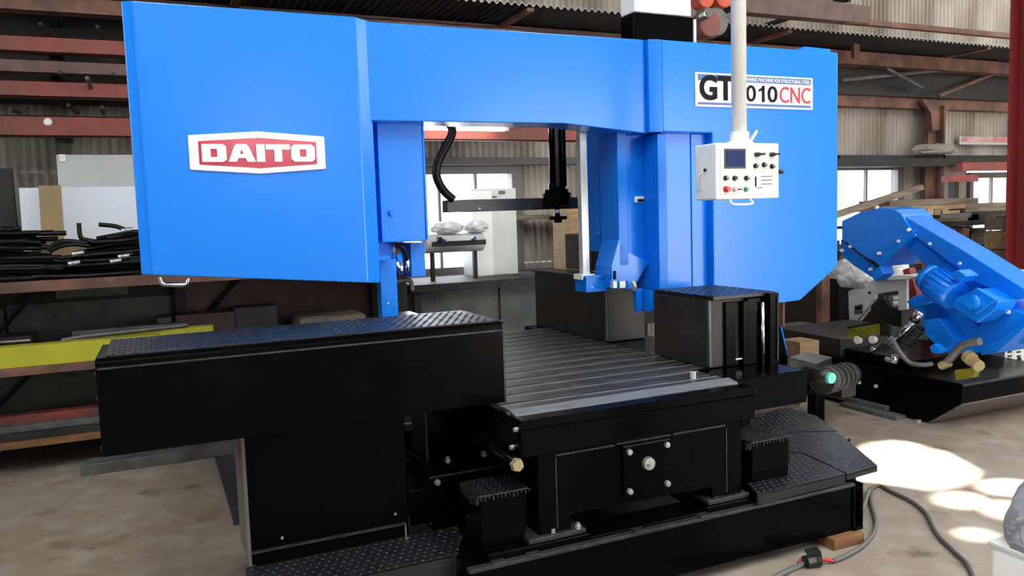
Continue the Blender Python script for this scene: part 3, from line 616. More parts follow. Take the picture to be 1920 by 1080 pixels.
for u in (1418, 1446):
    c = at(u, 290, Y=PY - .003)
    MB().cyl(c, c + Vector((0, -.02, 0)), .011, .009, 14).tube([c + Vector((-.004, -.018, 0)), c + Vector((.03, -.024, .002))], .005, 8, 0).build('selector_lever', KNOB, PEN, smooth=True)
q = rect(1410, 328, 1448, 358, PY); BX('instruction_card', BADGEW, q[0], q[1], PY - .005, PY - .002, q[2], q[3], PEN, 0)
for v0, u0, u1 in ((331, 1425, 1446), (338, 1425, 1446), (345, 1425, 1446), (352, 1416, 1428)):
    q = rect(u0, v0 - .7, u1, v0 + .7, PY); BX('card_line', INK, q[0], q[1], PY - .006, PY - .0045, q[2], q[3], PEN, 0)
q = rect(1414, 331, 1417, 350, PY); BX('card_bar', INK, q[0], q[1], PY - .006, PY - .0045, q[2], q[3], PEN, 0)
q = rect(1382, 354, 1390, 356, PY); BX('button_tag', INK, q[0], q[1], PY - .005, PY - .002, q[2], q[3], PEN, 0)
c = at(1462, 322, Y=PY + .06); MB().cyl(c + Vector((-.01, 0, 0)), c + Vector((.014, 0, 0)), .009, .011, 10).build('side_knob', KNOB, PEN, smooth=True)
for zz, nm in ((.11, 'box_lock'),):
    MB().cyl((xa, PY + .075, z0 + .135), (xa - .008, PY + .075, z0 + .135), .008, .006, 10).build(nm, KNOB, PEN, smooth=True)
MB().tube([(xa, PY + .11, z0 + .115), (xa - .012, PY + .11, z0 + .11), (xa - .012, PY + .11, z0 + .05), (xa, PY + .11, z0 + .045)], .004, 8, 3).build('side_handle', CREAM, PEN, smooth=True)
MB().tube([(at(1372, 378, Y=PY).x, PY + .01, z0), (at(1372, 378, Y=PY).x, PY - .01, z0 - .022), (at(1408, 378, Y=PY).x, PY - .01, z0 - .022), (at(1408, 378, Y=PY).x, PY + .01, z0)], .005, 8, 3).build('bottom_handle', WHITE, PEN, smooth=True)
pc = at(1388, 255, Y=PY + .07); rp = (at(1398, 200, Y=PY + .07).x - at(1376, 200, Y=PY + .07).x) / 2
pc.x = at(1387, 200, Y=PY + .07).x
MB().cyl((pc.x, PY + .075, z1 + .04), (pc.x, PY + .075, ZR - .02), rp, rp, 24).build('pole', WHITE, PEN, smooth=True)
MB().cyl((pc.x, PY + .075, ZR - .03), (pc.x, PY + .075, ZR), .12, .12, 24).build('ceiling_flange', WHITE, PEN)
MB().cyl((pc.x, PY + .075, z1 - .004), (pc.x, PY + .075, z1 + .055), rp * 1.35, rp * 1.3, 24).cyl((pc.x, PY + .075, z1 - .004), (pc.x, PY + .075, z1 + .012), rp * 2.2, rp * 1.7, 24).build('pole_collar', WHITE, PEN, smooth=True)
MB().cyl((pc.x + rp*1.1, PY + .04, z1 + .015), (pc.x + rp*1.9, PY + .03, z1 + .058), .007, .006, 10).build('clamp_lever', WHITE, PEN, smooth=True)

# ================================================================== steps and platforms round the saw
def plate_thing(name, label, pts, z, th, skirt, m=TREAD, group=None, edges=()):
    c = sum((Vector((x, y, 0)) for x, y in pts), Vector()) / len(pts)
    r = thing(name, label, 'platform', (c.x, c.y, 0), group)
    top = MB().prism([(x, y, z - th) for x, y in pts], (0, 0, th)).build('tread_plate', m, r, bevel=0.002)
    for i in edges:
        (xa, ya), (xb, yb) = pts[i], pts[(i + 1) % len(pts)]
        d = Vector((xb - xa, yb - ya, 0)).normalized(); nrm = Vector((-d.y, d.x, 0)) * 0.006
        if nrm.dot(c - Vector((xa, ya, 0))) < 0: nrm = -nrm
        MB().prism([(xa, ya, z - skirt), (xb, yb, z - skirt), (xb, yb, z - .001), (xa, ya, z - .001)], nrm).build('skirt', m, r)
    xs = [p[0] for p in pts]; ys = [p[1] for p in pts]
    def inside(x, y):
        k = False; j = len(pts) - 1
        for i in range(len(pts)):
            (xi, yi), (xj, yj) = pts[i], pts[j]
            if (yi > y) != (yj > y) and x < (xj - xi) * (y - yi) / (yj - yi) + xi: k = not k
            j = i
        return k
    stuff(studs(min(xs) + .02, max(xs) - .01, min(ys) + .02, max(ys) - .01, z, inside=inside).build('tread_pattern', BLACKE, r))
    return r
pl = plate_thing('step_platform', 'low black tread plate platform in front of the hydraulic cabinet', [(0.235, 2.918), (0.235, 2.40), (0.30, 2.36), (0.55, 2.66), (0.94, 2.66), (1.04, 2.84), (1.04, 2.918)], 0.278, .008, .27, edges=(0, 1, 2, 3))
MB().prism([(0.55, 2.661, .20), (0.94, 2.661, .20), (0.94, 2.661, .277), (0.55, 2.661, .277)], (0, .006, 0)).build('front_flange', TREAD, pl)
def zq(pts, z): return [(at(u, v, Z=z).x, at(u, v, Z=z).y) for u, v in pts]
PZ = .32
pA = zq([(1400, 905), (1420, 927), (1585, 888), (1506, 851), (1405, 842)], PZ)
plate_thing('tread_platform', 'black dotted tread plate nearest the camera at the right foot of the saw', pA, PZ, .01, .045, edges=(0, 1, 2), group='right hand walkway plates')
pB = zq([(1588, 888), (1645, 872), (1570, 809), (1425, 812), (1405, 839), (1507, 849)], PZ - .004)
plate_thing('tread_platform', 'shiny black walkway plate with a pointed corner beside the sunlit floor', pB, PZ - .004, .01, .03, edges=(0, 1), group='right hand walkway plates')
pC = zq([(1400, 800), (1420, 778), (1475, 763), (1530, 779), (1570, 807), (1425, 810)], PZ - .004)
plate_thing('tread_platform', 'rearmost black walkway plate below the chip conveyor', pC, PZ - .004, .01, .03, edges=(2, 3), group='right hand walkway plates')
for nm, (x, y) in (('a', pA[1]), ('b', pA[2])): pass
WS = thing('walkway_stand', 'low black frame holding up the walkway plates right of the saw', 'frame', (2.95, 2.9, 0))
BX('rail', BLACK, 2.86, 3.20, 2.95, 2.99, .0, .305, WS); BX('rail', BLACK, 2.86, 3.20, 3.30, 3.34, 0, .305, WS); BX('rail', BLACK, 2.84, 2.88, 2.62, 3.34, 0, .305, WS)
def step_block(label, x0, x1, y0, y1, z0, z1):
    r = thing('step_block', label, 'step', ((x0+x1)/2, (y0+y1)/2, z0))
    BX('block_body', BLACK, x0 + .012, x1 - .012, y0 + .012, y1 - .01, z0, z1 - .006, r, 0.006)
    c = BX('tread_cap', TREAD, x0, x1, y0, y1, z1 - .008, z1, r, 0.003)
    stuff(studs(x0 + .01, x1 - .005, y0 + .01, y1 - .005, z1, .018, .007, .002).build('tread_pattern', TREAD, r))
    fr = MB(); rnd = random.Random(3)
    for i in range(26):
        t = i / 25; l = rnd.uniform(.012, .045)
        yy = y0 + (y1 - y0) * t
        fr.box(x0 - .002, x0 + .001, yy, yy + .004, z1 - .008 - l, z1 - .006)
        if i % 2: fr.box(x0 + (x1-x0)*t, x0 + (x1-x0)*t + .004, y0 - .002, y0 + .001, z1 - .008 - l*.4, z1 - .006)
    stuff(fr.build('frayed_edge', BLACKE, r)); 
    BX('side_handle', BLACK, x1 - .014, x1, y0 + .02, y0 + .06, z0 + .05, z1 - .02, r, 0.004)
    return r
step_block('square black step block with frayed tread cap left of the table legs', 1.012, 1.212, 2.60, 2.785, .300, .500)
step_block('black step block with bluish tread cap right of the table legs', 2.27, 2.50, 2.62, 2.83, .321, .505)

# wooden blocks, bar and sheet on the floor
q0 = at(1590, 1000, Z=0)
tag(BX('wooden_block', WOOD3, 2.62, 2.80, 2.50, 2.62, 0, .05), 'orange wooden packing block under the right end of the black base', 'wood block')
a, b_ = at(155, 882, Z=0), at(440, 833, Z=0)
a.y = 5.42
bar = MB().prism([(a.x, a.y, 0), (a.x + .03, a.y + .14, 0), (a.x + .03, a.y + .14, .07), (a.x, a.y, .07)], (b_.x + .8 - a.x, 0, 0)).build('steel_bar', GREYST, bevel=0.004)
tag(bar, 'long grey steel bar lying on the floor under the black vise cover', 'steel bar')
tag(BX('steel_plate', mat('blue_grey_plate', (0.055, 0.06, 0.07, 1), 0.35, c2=(0.03, 0.032, 0.036, 1), scale=4), 0.29, 0.93, 4.12, 5.38, 0, .02), 'blue grey steel plate flat on the floor behind the cabinet', 'steel plate')

# cables on the floor
def fl_(u, v, z=.012): return at(u, v, Z=z)
c1 = [Vector((2.83, 2.62, .20)), Vector((2.88, 2.60, .10)), fl_(1632, 915), fl_(1634, 945), fl_(1642, 975), fl_(1638, 1000), fl_(1618, 1023), fl_(1590, 1040), fl_(1562, 1052)]
PC = thing('power_cord', 'grey power cord looping from the saw base to a taped connector', 'cord', fl_(1600, 1030, 0))
MB().tube(c1, .010, 8, 6).build('cord', HOSEG, PC, smooth=True)
MB().tube([fl_(1562, 1052), fl_(1550, 1050, .02), fl_(1538, 1052)], .007, 8, 4).build('red_wire', REDINK, PC, smooth=True)
cc = fl_(1526, 1050, .03); MB().tube([fl_(1540, 1050, .03), cc, fl_(1510, 1053, .03)], .026, 8, 3).build('taped_joint', KNOB, PC, smooth=False)
MB().prism([cc + Vector((-.03, 0, .02)), cc + Vector((.02, -.02, .03)), cc + Vector((.035, .02, .035)), cc + Vector((-.02, .03, .03))], (0, 0, .01)).build('tape_wrap', KNOB, PC)
MB().tube([fl_(1512, 1053, .02), fl_(1496, 1062), fl_(1478, 1070), fl_(1440, 1090), fl_(1380, 1130)], .011, 8, 5).build('cord', HOSEG, PC, smooth=True)
MB().tube([fl_(1516, 1050, .02), fl_(1505, 1046, .02), fl_(1497, 1056, .015)], .006, 8, 4).build('red_wire', REDINK, PC, smooth=True)
c2 = [Vector((2.83, 2.66, .21)), Vector((2.90, 2.66, .08)), fl_(1640, 912), fl_(1672, 922), fl_(1712, 942), fl_(1738, 965), fl_(1756, 1000), fl_(1790, 1035), fl_(1815, 1060), fl_(1830, 1100)]
tag(MB().tube(c2, .010, 8, 6).build('floor_cable', mat('brown_grey_cable', (0.10, 0.085, 0.07, 1), 0.5), smooth=True), 'brown grey cable running across the sunlit floor to the lower right', 'cable')

# ================================================================== chip conveyor right of the table
CYV = 3.98
CV = thing('chip_conveyor', 'black chip conveyor with motor and mint green end cap right of the table', 'conveyor', (4.0, CYV, 0))
MB().prism([at(1385, 728, Y=CYV), at(1519, 709, Y=CYV), at(1536, 722, Y=CYV), at(1533, 737, Y=CYV), at(1385, 776, Y=CYV)], (0, .35, 0)).build('trough', BLACK, CV, bevel=0.004)
MB().prism([at(1385, 724, Y=CYV - .01), at(1508, 706, Y=CYV - .01), at(1508, 714, Y=CYV - .01), at(1385, 734, Y=CYV - .01)], (0, .05, 0)).build('trough_lip', BLACKE, CV, bevel=0.002)
e0 = at(1532, 760, Y=CYV + .1); BX('leg', BLACK, e0.x - .05, e0.x + .03, CYV + .06, CYV + .14, 0, .40, CV)
BX('leg', BLACK, 3.42, 3.50, CYV + .06, CYV + .14, 0, .35, CV)
MB().prism([at(1466, 612, Y=CYV + .05), at(1477, 664, Y=CYV + .05), at(1477, 690, Y=CYV + .05), at(1400, 700, Y=CYV + .05), at(1400, 612, Y=CYV + .05)], (0, .3, 0)).build('chute', BLACK, CV, bevel=0.003)
MB().prism([at(1477, 664, Y=CYV + .04), at(1477, 667, Y=CYV + .04), at(1464, 614, Y=CYV + .04), at(1466, 612, Y=CYV + .04)], (0, .3, 0)).build('chute_lid', BLUE2, CV)
MB().prism([at(1481, 672, Y=CYV - .05), at(1512, 662, Y=CYV + .2), at(1560, 672, Y=CYV + .2), at(1530, 684, Y=CYV - .05)], (0, 0, -.09)).build('gear_housing', DARKST, CV, bevel=0.004)
MB().prism([at(1481, 672, Y=CYV - .05) + Vector((0, 0, .004)), at(1512, 661, Y=CYV + .2), at(1561, 671, Y=CYV + .2), at(1530, 683, Y=CYV - .05)], (0, 0, .006)).build('housing_lid', GREYST, CV, bevel=0.002)
m0, m1 = at(1540, 715, Y=CYV - .12), at(1592, 702, Y=CYV + .12)
MB().cyl(m0, m1, .085, .085, 20).build('motor', DARKST, CV, smooth=True)
for i in range(5):
    pp = m0.lerp(m1, .15 + .17*i); d = (m1 - m0).normalized(); MB().cyl(pp, pp + d*.012, .092, .092, 20).build('cooling_fin', GREYST, CV)
e1 = at(1559, 709, Y=CYV - .26); MB().cyl(e1 + Vector((0, .03, 0)), e1 + Vector((0, -.005, 0)), .036, .034, 20).build('end_cap', MINT, CV)
MB().cyl(e1 + Vector((-.01, .22, 0)), e1 + Vector((0, .02, 0)), .045, .042, 20).build('shaft_housing', KNOB, CV, smooth=True)
e2 = at(1582, 728, Y=CYV); BX('motor_foot', DARKST, e2.x - .07, e2.x + .06, CYV - .05, CYV + .1, e2.z - .05, e2.z + .06, CV)
for pts in ([(1490, 722), (1465, 705), (1450, 698)], [(1515, 712), (1490, 700), (1470, 690)], [(1452, 716), (1480, 700), (1520, 690)]):
    MB().tube([at(u, v, Y=CYV - .02 + .05*i) for i, (u, v) in enumerate(pts)], .013, 8, 4).build('linkage', GREYST, CV, smooth=True)

# ================================================================== the small blue band saw
SX = 4.72
SS = thing('small_band_saw', 'smaller blue pivoting band saw on a black base at the right', 'band saw', (5.2, 4.5, 0))
sx = lambda u, v, X=SX: at(u, v, X=X)
bp_ = [sx(1740, 792), sx(1794, 748), sx(1797, 727)]
prof = [(3.70, 0.012), (3.45, .19), (3.44, .315), (5.25, .345), (5.25, .012)]
MB().prism([(SX, y, z) for y, z in prof], (1.04, 0, 0)).build('base_tank', BLACK, SS, bevel=0.006)
BX('tank_rim', BLACKE, SX - .006, SX + 1.05, 3.432, 3.45, .305, .318, SS, 0.002)
BX('tank_rail', GREYST, SX - .05, SX, 4.0, 5.2, .03, .06, SS, 0.002)
MB().prism([(SX + .004, 3.69, .014), (SX + 1.036, 3.69, .014), (SX + 1.036, 3.452, .186), (SX + .004, 3.452, .186)], (0, -.006, -.004)).build('sloping_panel', mat('floor_reflection_brown_grey', (0.16, 0.13, 0.11, 1), 0.4), SS)  # brown tone paints in the floor mirrored on the sloping underside
for u, v in ((1612, 717), (1643, 724)): 
    p = sx(u, v, SX); MB().cyl(p, p + Vector((-.012, 0, 0)), .014, .012, 10).build('bolt', WHITE, SS)
p = sx(1690, 770, SX); BX('tank_gusset', BLACK, SX - .02, SX, p.y - .04, p.y + .06, .02, .12, SS)
p = sx(1735, 790, SX); MB().cyl((SX - .02, p.y + .04, 0), (SX - .02, p.y + .04, .02), .02, .02, 10).build('levelling_foot', BOLT, SS)
BX('packing_shoe', GREYST, SX - .12, SX - .02, 3.85, 4.35, 0, .03, SS, 0.004)
MB().prism([(SX + .1, 3.9, .32), (SX + .9, 3.9, .32), (SX + .9, 5.3, .33), (SX + .1, 5.3, .33)], (0, 0, .07)).build('bed', BLACK, SS, bevel=0.004)
MB().prism([(SX + .05, 4.5, .33), (SX + .9, 4.5, .33), (SX + .9, 5.2, .34), (SX + .05, 5.2, .34)], (0, 0, .14)).build('bed', DARKST, SS, bevel=0.004)
def slab(name, m, pts, X, th, parent=SS, bevel=.006): return MB().prism([sx(u, v, X) for u, v in pts], (th, 0, 0)).build(name, m, parent, bevel=bevel)
HX = 4.86
slab('idler_cover', BLUE, [(1578, 414), (1612, 398), (1650, 389), (1677, 393), (1690, 402), (1708, 432), (1694, 445), (1642, 492), (1622, 482), (1578, 448)], HX, .30)
slab('saw_arm', BLUE, [(1690, 402), (1800, 466), (1925, 545), (1925, 560), (1905, 560), (1830, 530), (1706, 436)], HX + .02, .24)
slab('arm_underside', BLUE2, [(1706, 434), (1830, 528), (1905, 562), (1850, 566), (1800, 560), (1697, 462)], HX + .05, .18)
slab('cover_strap', BLUE2, [(1640, 490), (1704, 430), (1712, 433), (1706, 446), (1650, 500)], HX - .03, .34, bevel=.003)
slab('blade_guard', BLUE2, [(1576, 448), (1622, 478), (1656, 506), (1640, 524), (1600, 498), (1576, 478)], HX + .04, .08)
slab('guard_slot', KNOB, [(1588, 446), (1650, 494), (1644, 502), (1584, 456)], HX + .03, .02, bevel=0)
slab('guide_knuckle', BLUE2, [(1630, 512), (1650, 498), (1656, 514), (1640, 528)], HX - .03, .12)
DB = slab('drive_body', BLUE, [(1699, 566), (1716, 553), (1785, 560), (1834, 614), (1871, 569), (1925, 590), (1925, 604), (1867, 659), (1841, 661), (1776, 664), (1729, 622), (1735, 600)], HX + .02, .30)
slab('drive_cover', BLUE, [(1776, 560), (1800, 530), (1925, 592), (1925, 640), (1872, 657), (1834, 640)], HX + .10, .25)
slab('drive_flange', BLUE2, [(1836, 650), (1872, 640), (1925, 600), (1925, 612), (1868, 662), (1840, 666)], HX - .03, .3, bevel=.003)
slab('drive_bracket', BLUE2, [(1729, 600), (1760, 596), (1792, 640), (1770, 662), (1728, 622)], HX - .08, .12)
GX = HX - .16
slab('gearbox', BLUE, [(1788, 566), (1830, 542), (1872, 566), (1866, 582), (1832, 606), (1790, 578)], GX, .18)
slab('gearbox_lid', BLUE, [(1792, 562), (1830, 540), (1868, 563), (1830, 590)], GX - .02, .03, bevel=.004)
gc = sx(1826, 566, GX - .03); MB().cyl(gc + Vector((.03, 0, 0)), gc + Vector((-.03, 0, 0)), .048, .045, 20).cyl(gc + Vector((-.03, 0, 0)), gc + Vector((-.036, 0, 0)), .040, .038, 20).build('gearbox_cap', BLUE, SS, smooth=True)
ma, mb_ = sx(1746, 524, GX + .06), sx(1792, 556, GX + .06)
md = (mb_ - ma).normalized()
MT = MB().cyl(ma, mb_, .098, .098, 24).cyl(ma - md*.05, ma, .085, .10, 24).build('motor', BLUE, SS, smooth=True)
aa = md.orthogonal().normalized(); bb_ = md.cross(aa)
for i in range(18):
    dv = aa*math.cos(i*math.pi/9) + bb_*math.sin(i*math.pi/9)
    f0 = ma + md*.03 + dv*.096; f1 = mb_ - md*.03 + dv*.096
    MB().prism([f0, f1, f1 + dv*.012, f0 + dv*.012], dv.cross(md)*.006).build('motor_fin', BLUE2, MT)
slab('terminal_box', BLUE, [(1782, 512), (1796, 506), (1812, 518), (1800, 530)], GX - .03, .12, bevel=.004)
slab('hinge_block', BLUE, [(1712, 556), (1745, 556), (1752, 566), (1715, 578)], GX + .05, .2)
# cylinder, spring, hoses
MB().cyl(sx(1678, 640, 4.70), sx(1715, 600, 4.70), .022, .022, 12).cyl(sx(1714, 601, 4.70), sx(1728, 582, 4.70), .034, .034, 14).build('lift_cylinder', CHROME, SS, smooth=True)
sp = []; s0, s1 = sx(1690, 652, 4.72), sx(1726, 616, 4.72); sd_ = (s1 - s0); sa = sd_.normalized().orthogonal().normalized(); sb_ = sd_.normalized().cross(sa)
for i in range(121): t = i / 120; sp.append(s0 + sd_*t + (sa*math.cos(t*75) + sb_*math.sin(t*75))*.028)
MB().tube(sp, .007, 6, 0).build('return_spring', KNOB, SS, smooth=True)
MB().tube([sx(u, v, X) for u, v, X in ((1668, 628, 4.66), (1680, 648, 4.64), (1690, 664, 4.66), (1706, 680, 4.68), (1730, 684, 4.70), (1748, 682, 4.75))], .016, 10, 5).build('hydraulic_hose', HOSEG, SS, smooth=True)
MB().cyl(sx(1664, 626, 4.66), sx(1677, 644, 4.65), .024, .020, 12).build('hose_fitting', CHROME, SS, smooth=True)
MB().tube([sx(u, v, 4.7) for u, v in ((1640, 650), (1655, 642), (1670, 648), (1682, 660))], .010, 8, 5).build('hydraulic_hose', HOSEG, SS, smooth=True)
MB().cyl(sx(1632, 658, 4.68), sx(1642, 650, 4.68), .022, .018, 10).build('hose_fitting', CHROME, SS, smooth=True)
MB().cyl(sx(1662, 674, 4.66), sx(1680, 678, 4.66), .020, .018, 10).cyl(sx(1676, 664, 4.66), sx(1680, 680, 4.66), .022, .018, 10).build('hose_fitting', CHROME, SS, smooth=True)
MB().tube([sx(u, v, 4.62) for u, v in ((1838, 640), (1815, 644), (1800, 652), (1784, 670), (1770, 684))], .024, 10, 5).build('bent_pipe', GREYST, SS, smooth=True)
MB().cyl(sx(1764, 686, 4.62), sx(1780, 680, 4.62), .028, .028, 8).build('pipe_union', GOLDZ, SS)
MB().cyl(sx(1815, 668, 4.62), sx(1822, 674, 4.60), .042, .042, 16).cyl(sx(1829, 681, 4.60), sx(1836, 687, 4.58), .036, .036, 8).build('valve_caps', GOLDZ, SS)
slab('valve_plate', OLIVE, [(1790, 694), (1830, 690), (1824, 708), (1792, 714)], 4.62, .05, bevel=0)
slab('guide_wheel', BLUE2, [(1742, 650), (1752, 644), (1764, 656), (1758, 664), (1746, 662)], 4.66, .06)
slab('olive_guard', OLIVE, [(1589, 616), (1648, 606), (1650, 626), (1592, 638)], 4.60, .03, bevel=.002)
slab('guard_frame', KNOB, [(1588, 612), (1652, 602), (1668, 610), (1668, 630), (1650, 630), (1650, 606), (1588, 616)], 4.595, .02, bevel=0)
for u, v in ((1612, 637), (1640, 636)): 
    p = sx(u, v, 4.62); MB().cyl(p, p + Vector((-.03, 0, 0)), .028, .028, 12).build('roller_end', CREAM, SS)
for u, v in ((1644, 389), (1704, 431), (1685, 452), (1648, 475), (1716, 440), (1744, 457), (1800, 494), (1826, 513), (1578, 470), (1594, 462), (1632, 505), (1840, 575), (1890, 585), (1878, 648)):
    hp_ = HX - .03 if (u, v) in ((1704, 431), (1685, 452), (1648, 475)) else HX + .02 if 1716 <= u <= 1830 else HX
    p = sx(u, v, hp_); MB().cyl(p + Vector((.01, 0, 0)), p + Vector((-.010, 0, 0)), .013, .011, 8).build('bolt', WHITE, SS)
# white tapered control stand behind the small saw
QX = 5.95
CS = thing('control_stand', 'white tapered control stand with an open shelf behind the small blue saw', 'control stand', (QX + .2, 5.25, 0))
MB().prism([sx(u, v, QX) for u, v in ((1590, 546), (1640, 524), (1640, 560), (1598, 612), (1592, 600))], (.04, 0, 0)).build('side_panel', CREAM, CS, bevel=.004)
MB().prism([sx(u, v, QX) for u, v in ((1640, 522), (1700, 516), (1700, 542), (1640, 552))], (.03, 0, 0)).build('head_panel', CREAM, CS, bevel=.004)
MB().prism([sx(u, v, QX) for u, v in ((1684, 542), (1700, 540), (1700, 580), (1684, 582))], (.03, 0, 0)).build('post', CREAM, CS, bevel=.004)
MB().prism([sx(u, v, QX - .05) for u, v in ((1640, 522), (1684, 516), (1722, 518), (1700, 524), (1650, 526))], (.3, 0, 0)).build('lid', CREAM, CS, bevel=.002)
MB().prism([sx(u, v, QX + .2) for u, v in ((1640, 550), (1690, 542), (1690, 590), (1640, 600))], (.02, 0, 0)).build('back_panel', GREYST, CS)
MB().prism([sx(u, v, QX + .06) for u, v in ((1606, 612), (1655, 556), (1668, 576), (1690, 580), (1690, 618))], (.2, 0, 0)).build('support', KNOB, CS, bevel=.004)
MB().box(QX + .17, QX + .42, 5.0, 5.45, 0, at(1640, 600, X=QX).z + .04).build('plinth', DARKST, CS, bevel=.004)
MB().prism([sx(u, v, QX - .004) for u, v in ((1602, 573), (1617, 570), (1617, 588), (1602, 590))], (.004, 0, 0)).build('rating_label', GREYST, CS)
MB().prism([sx(u, v, QX - .007) for u, v in ((1604, 576), (1615, 574), (1615, 579), (1604, 581))], (.003, 0, 0)).build('label_print', INK, CS)
p = sx(1631, 549, QX); MB().cyl(p, p + Vector((-.012, 0, 0)), .014, .012, 10).build('lock', KNOB, CS)
for v in (560, 570): 
    p = sx(1670, v, QX + .1); MB().cyl(p + Vector((.08, 0, 0)), p, .03, .03, 12).build('gauge', BOLT, CS)
# film wrapped part, red frame, white cabinet
def lump(name, m, c, r, n=2, amp=.25, seed=1):
    bm = bmesh.new(); bmesh.ops.create_icosphere(bm, subdivisions=n, radius=1); rd = random.Random(seed)
    for v in bm.verts: v.co *= 1 + rd.uniform(-amp, amp)*.6; v.co = Vector((v.co.x*r[0], v.co.y*r[1], max(v.co.z, -.75)*r[2])) + Vector(c)
    me = bpy.data.meshes.new(name); bm.to_mesh(me); bm.free(); me.materials.append(m)
    o = bpy.data.objects.new(name, me); col.objects.link(o); return o
c = sx(1660, 500, 6.5); ped = c.z - .18
DR = thing('wrapped_part', 'film wrapped machine part on a dark stand behind the small blue saw', 'machine part', (c.x, c.y, 0))
o = lump('film_wrap', PLAST, (0, 0, c.z - .02), (.18, .23, .26), 3, .10, 4); o.parent = DR
BX('stand', DARKST, c.x - .1, c.x + .1, c.y - .20, c.y + .08, 0, c.z - .17, DR)
c = sx(1598, 515, 5.98)
D2 = thing('wrapped_part', 'crumpled film bundle on a black post beside the right wheel cover', 'machine part', (c.x, c.y, 0))
o = lump('film_wrap', PLAST, (0, 0, c.z), (.12, .26, .16), 3, .12, 9); o.parent = D2
BX('post', KNOB, c.x - .10, c.x + .10, c.y + .06, c.y + .30, 0, c.z - .04, D2)
RF = thing('red_stand', 'red steel A shaped frame behind the small blue saw', 'frame', sx(1725, 600, 6.35))
RF.location.z = 0; ORG[RF.name].z = 0
MB().prism([sx(u, v, 6.35) for u, v in ((1692, 506), (1704, 502), (1722, 560), (1706, 564))], (.08, 0, 0)).build('upright', REDP, RF, bevel=.003)
MB().prism([sx(u, v, 6.35) for u, v in ((1728, 490), (1756, 500), (1752, 560), (1728, 566))], (.08, 0, 0)).build('panel', REDP, RF, bevel=.003)
MB().box(6.42, 6.56, sx(1752, 560, 6.35).y - .02, sx(1710, 560, 6.35).y, 0, sx(1725, 560, 6.35).z).build('foot', DARKST, RF, bevel=.003)
WC = thing('white_cabinet', 'white vented electrical cabinet at the right edge beside the small saw', 'cabinet', (5.95, 3.9, 0))
wa = at(1876, 700, Y=3.85).x
WCM = MB().prism([(wa, 3.85, .42), (wa + .5, 3.85, .40), (wa + .5, 3.85, .95), (wa + .10, 3.85, .80), (wa, 3.85, .68)], (0, .4, 0)).build('cabinet_body', CREAM, WC, bevel=.004)
BX('cabinet_stem', CREAM, wa + .12, wa + .5, 3.9, 4.2, .0, .42, WC, .004)
for i in range(4):
    for j in range(2):
        p = at(1894 + 17*j, 652 + 8*i, Y=3.845); BX('vent_slot', KNOB, p.x - .02, p.x + .02, 3.845, 3.852, p.z - .006, p.z + .006, WCM, 0)
p = at(1910, 674, Y=3.84); MB().cyl(p, p + Vector((0, -.012, 0)), .02, .018, 12).build('cable_gland', KNOB, WC)

# lower right: white bin with a grey bag
WBN = thing('white_bin', 'white plastic bin at the lower right corner of the picture', 'bin', (2.2, 1.35, 0))
bx0 = at(1857, 1045, Y=1.50).x; BT = at(1860, 1022, Y=1.50).z
MB().prism([(bx0, 1.20, 0), (bx0 + .30, 1.20, 0), (bx0 + .30, 1.50, 0), (bx0, 1.50, 0)], (0, 0, BT)).build('bin_body', WHITE, WBN, bevel=.012)
MB().prism([(bx0 - .006, 1.194, BT), (bx0 + .306, 1.194, BT), (bx0 + .306, 1.506, BT), (bx0 - .006, 1.506, BT)], (0, 0, .015)).build('bin_rim', CREAM, WBN, bevel=.004)
zb_ = BT + .015
GBG = thing('grey_bag', 'grey woven bag slumped on the white bin at the lower right', 'bag', (bx0 + .15, 1.36, zb_))
hz = at(1900, 908, Y=1.42).z
b = MB(); ring = 14; lv = 7
for k in range(lv):
    t = k / (lv - 1); zz = zb_ + (hz - zb_) * t
    for i in range(ring):
        a = 2*math.pi*i/ring; rr = (.165 - .06*t**3) * (1 + .10*math.sin(3*a + 4*t))
        b.v.append((bx0 + .16 + .03*t + rr*math.cos(a), 1.36 + rr*1.0*math.sin(a), zz))
for k in range(lv - 1): b.f += [(k*ring+i, k*ring+(i+1) % ring, (k+1)*ring+(i+1) % ring, (k+1)*ring+i) for i in range(ring)]
b.f += [tuple(range(ring-1, -1, -1)), tuple(range((lv-1)*ring, lv*ring))]
b.build('bag_body', BAGG, GBG, smooth=True)
MB().tube([(bx0 + .02, 1.30, zb_ + .01), (bx0 + .015, 1.32, zb_ + .06), (bx0 + .05, 1.33, zb_ + .13), (bx0 + .12, 1.35, hz)], .012, 8, 5).build('bag_strap', HOSEG, GBG, smooth=True)
for u, v, r in ((1904, 976, .010), (1898, 989, .008), (1893, 998, .005)):
    p = at(u, v, X=bx0 + .0); MB().cyl(p + Vector((.05, 0, 0)), p + Vector((-.006, 0, 0)), r, r*.8, 12).build('bag_buckle', CHROME, GBG)

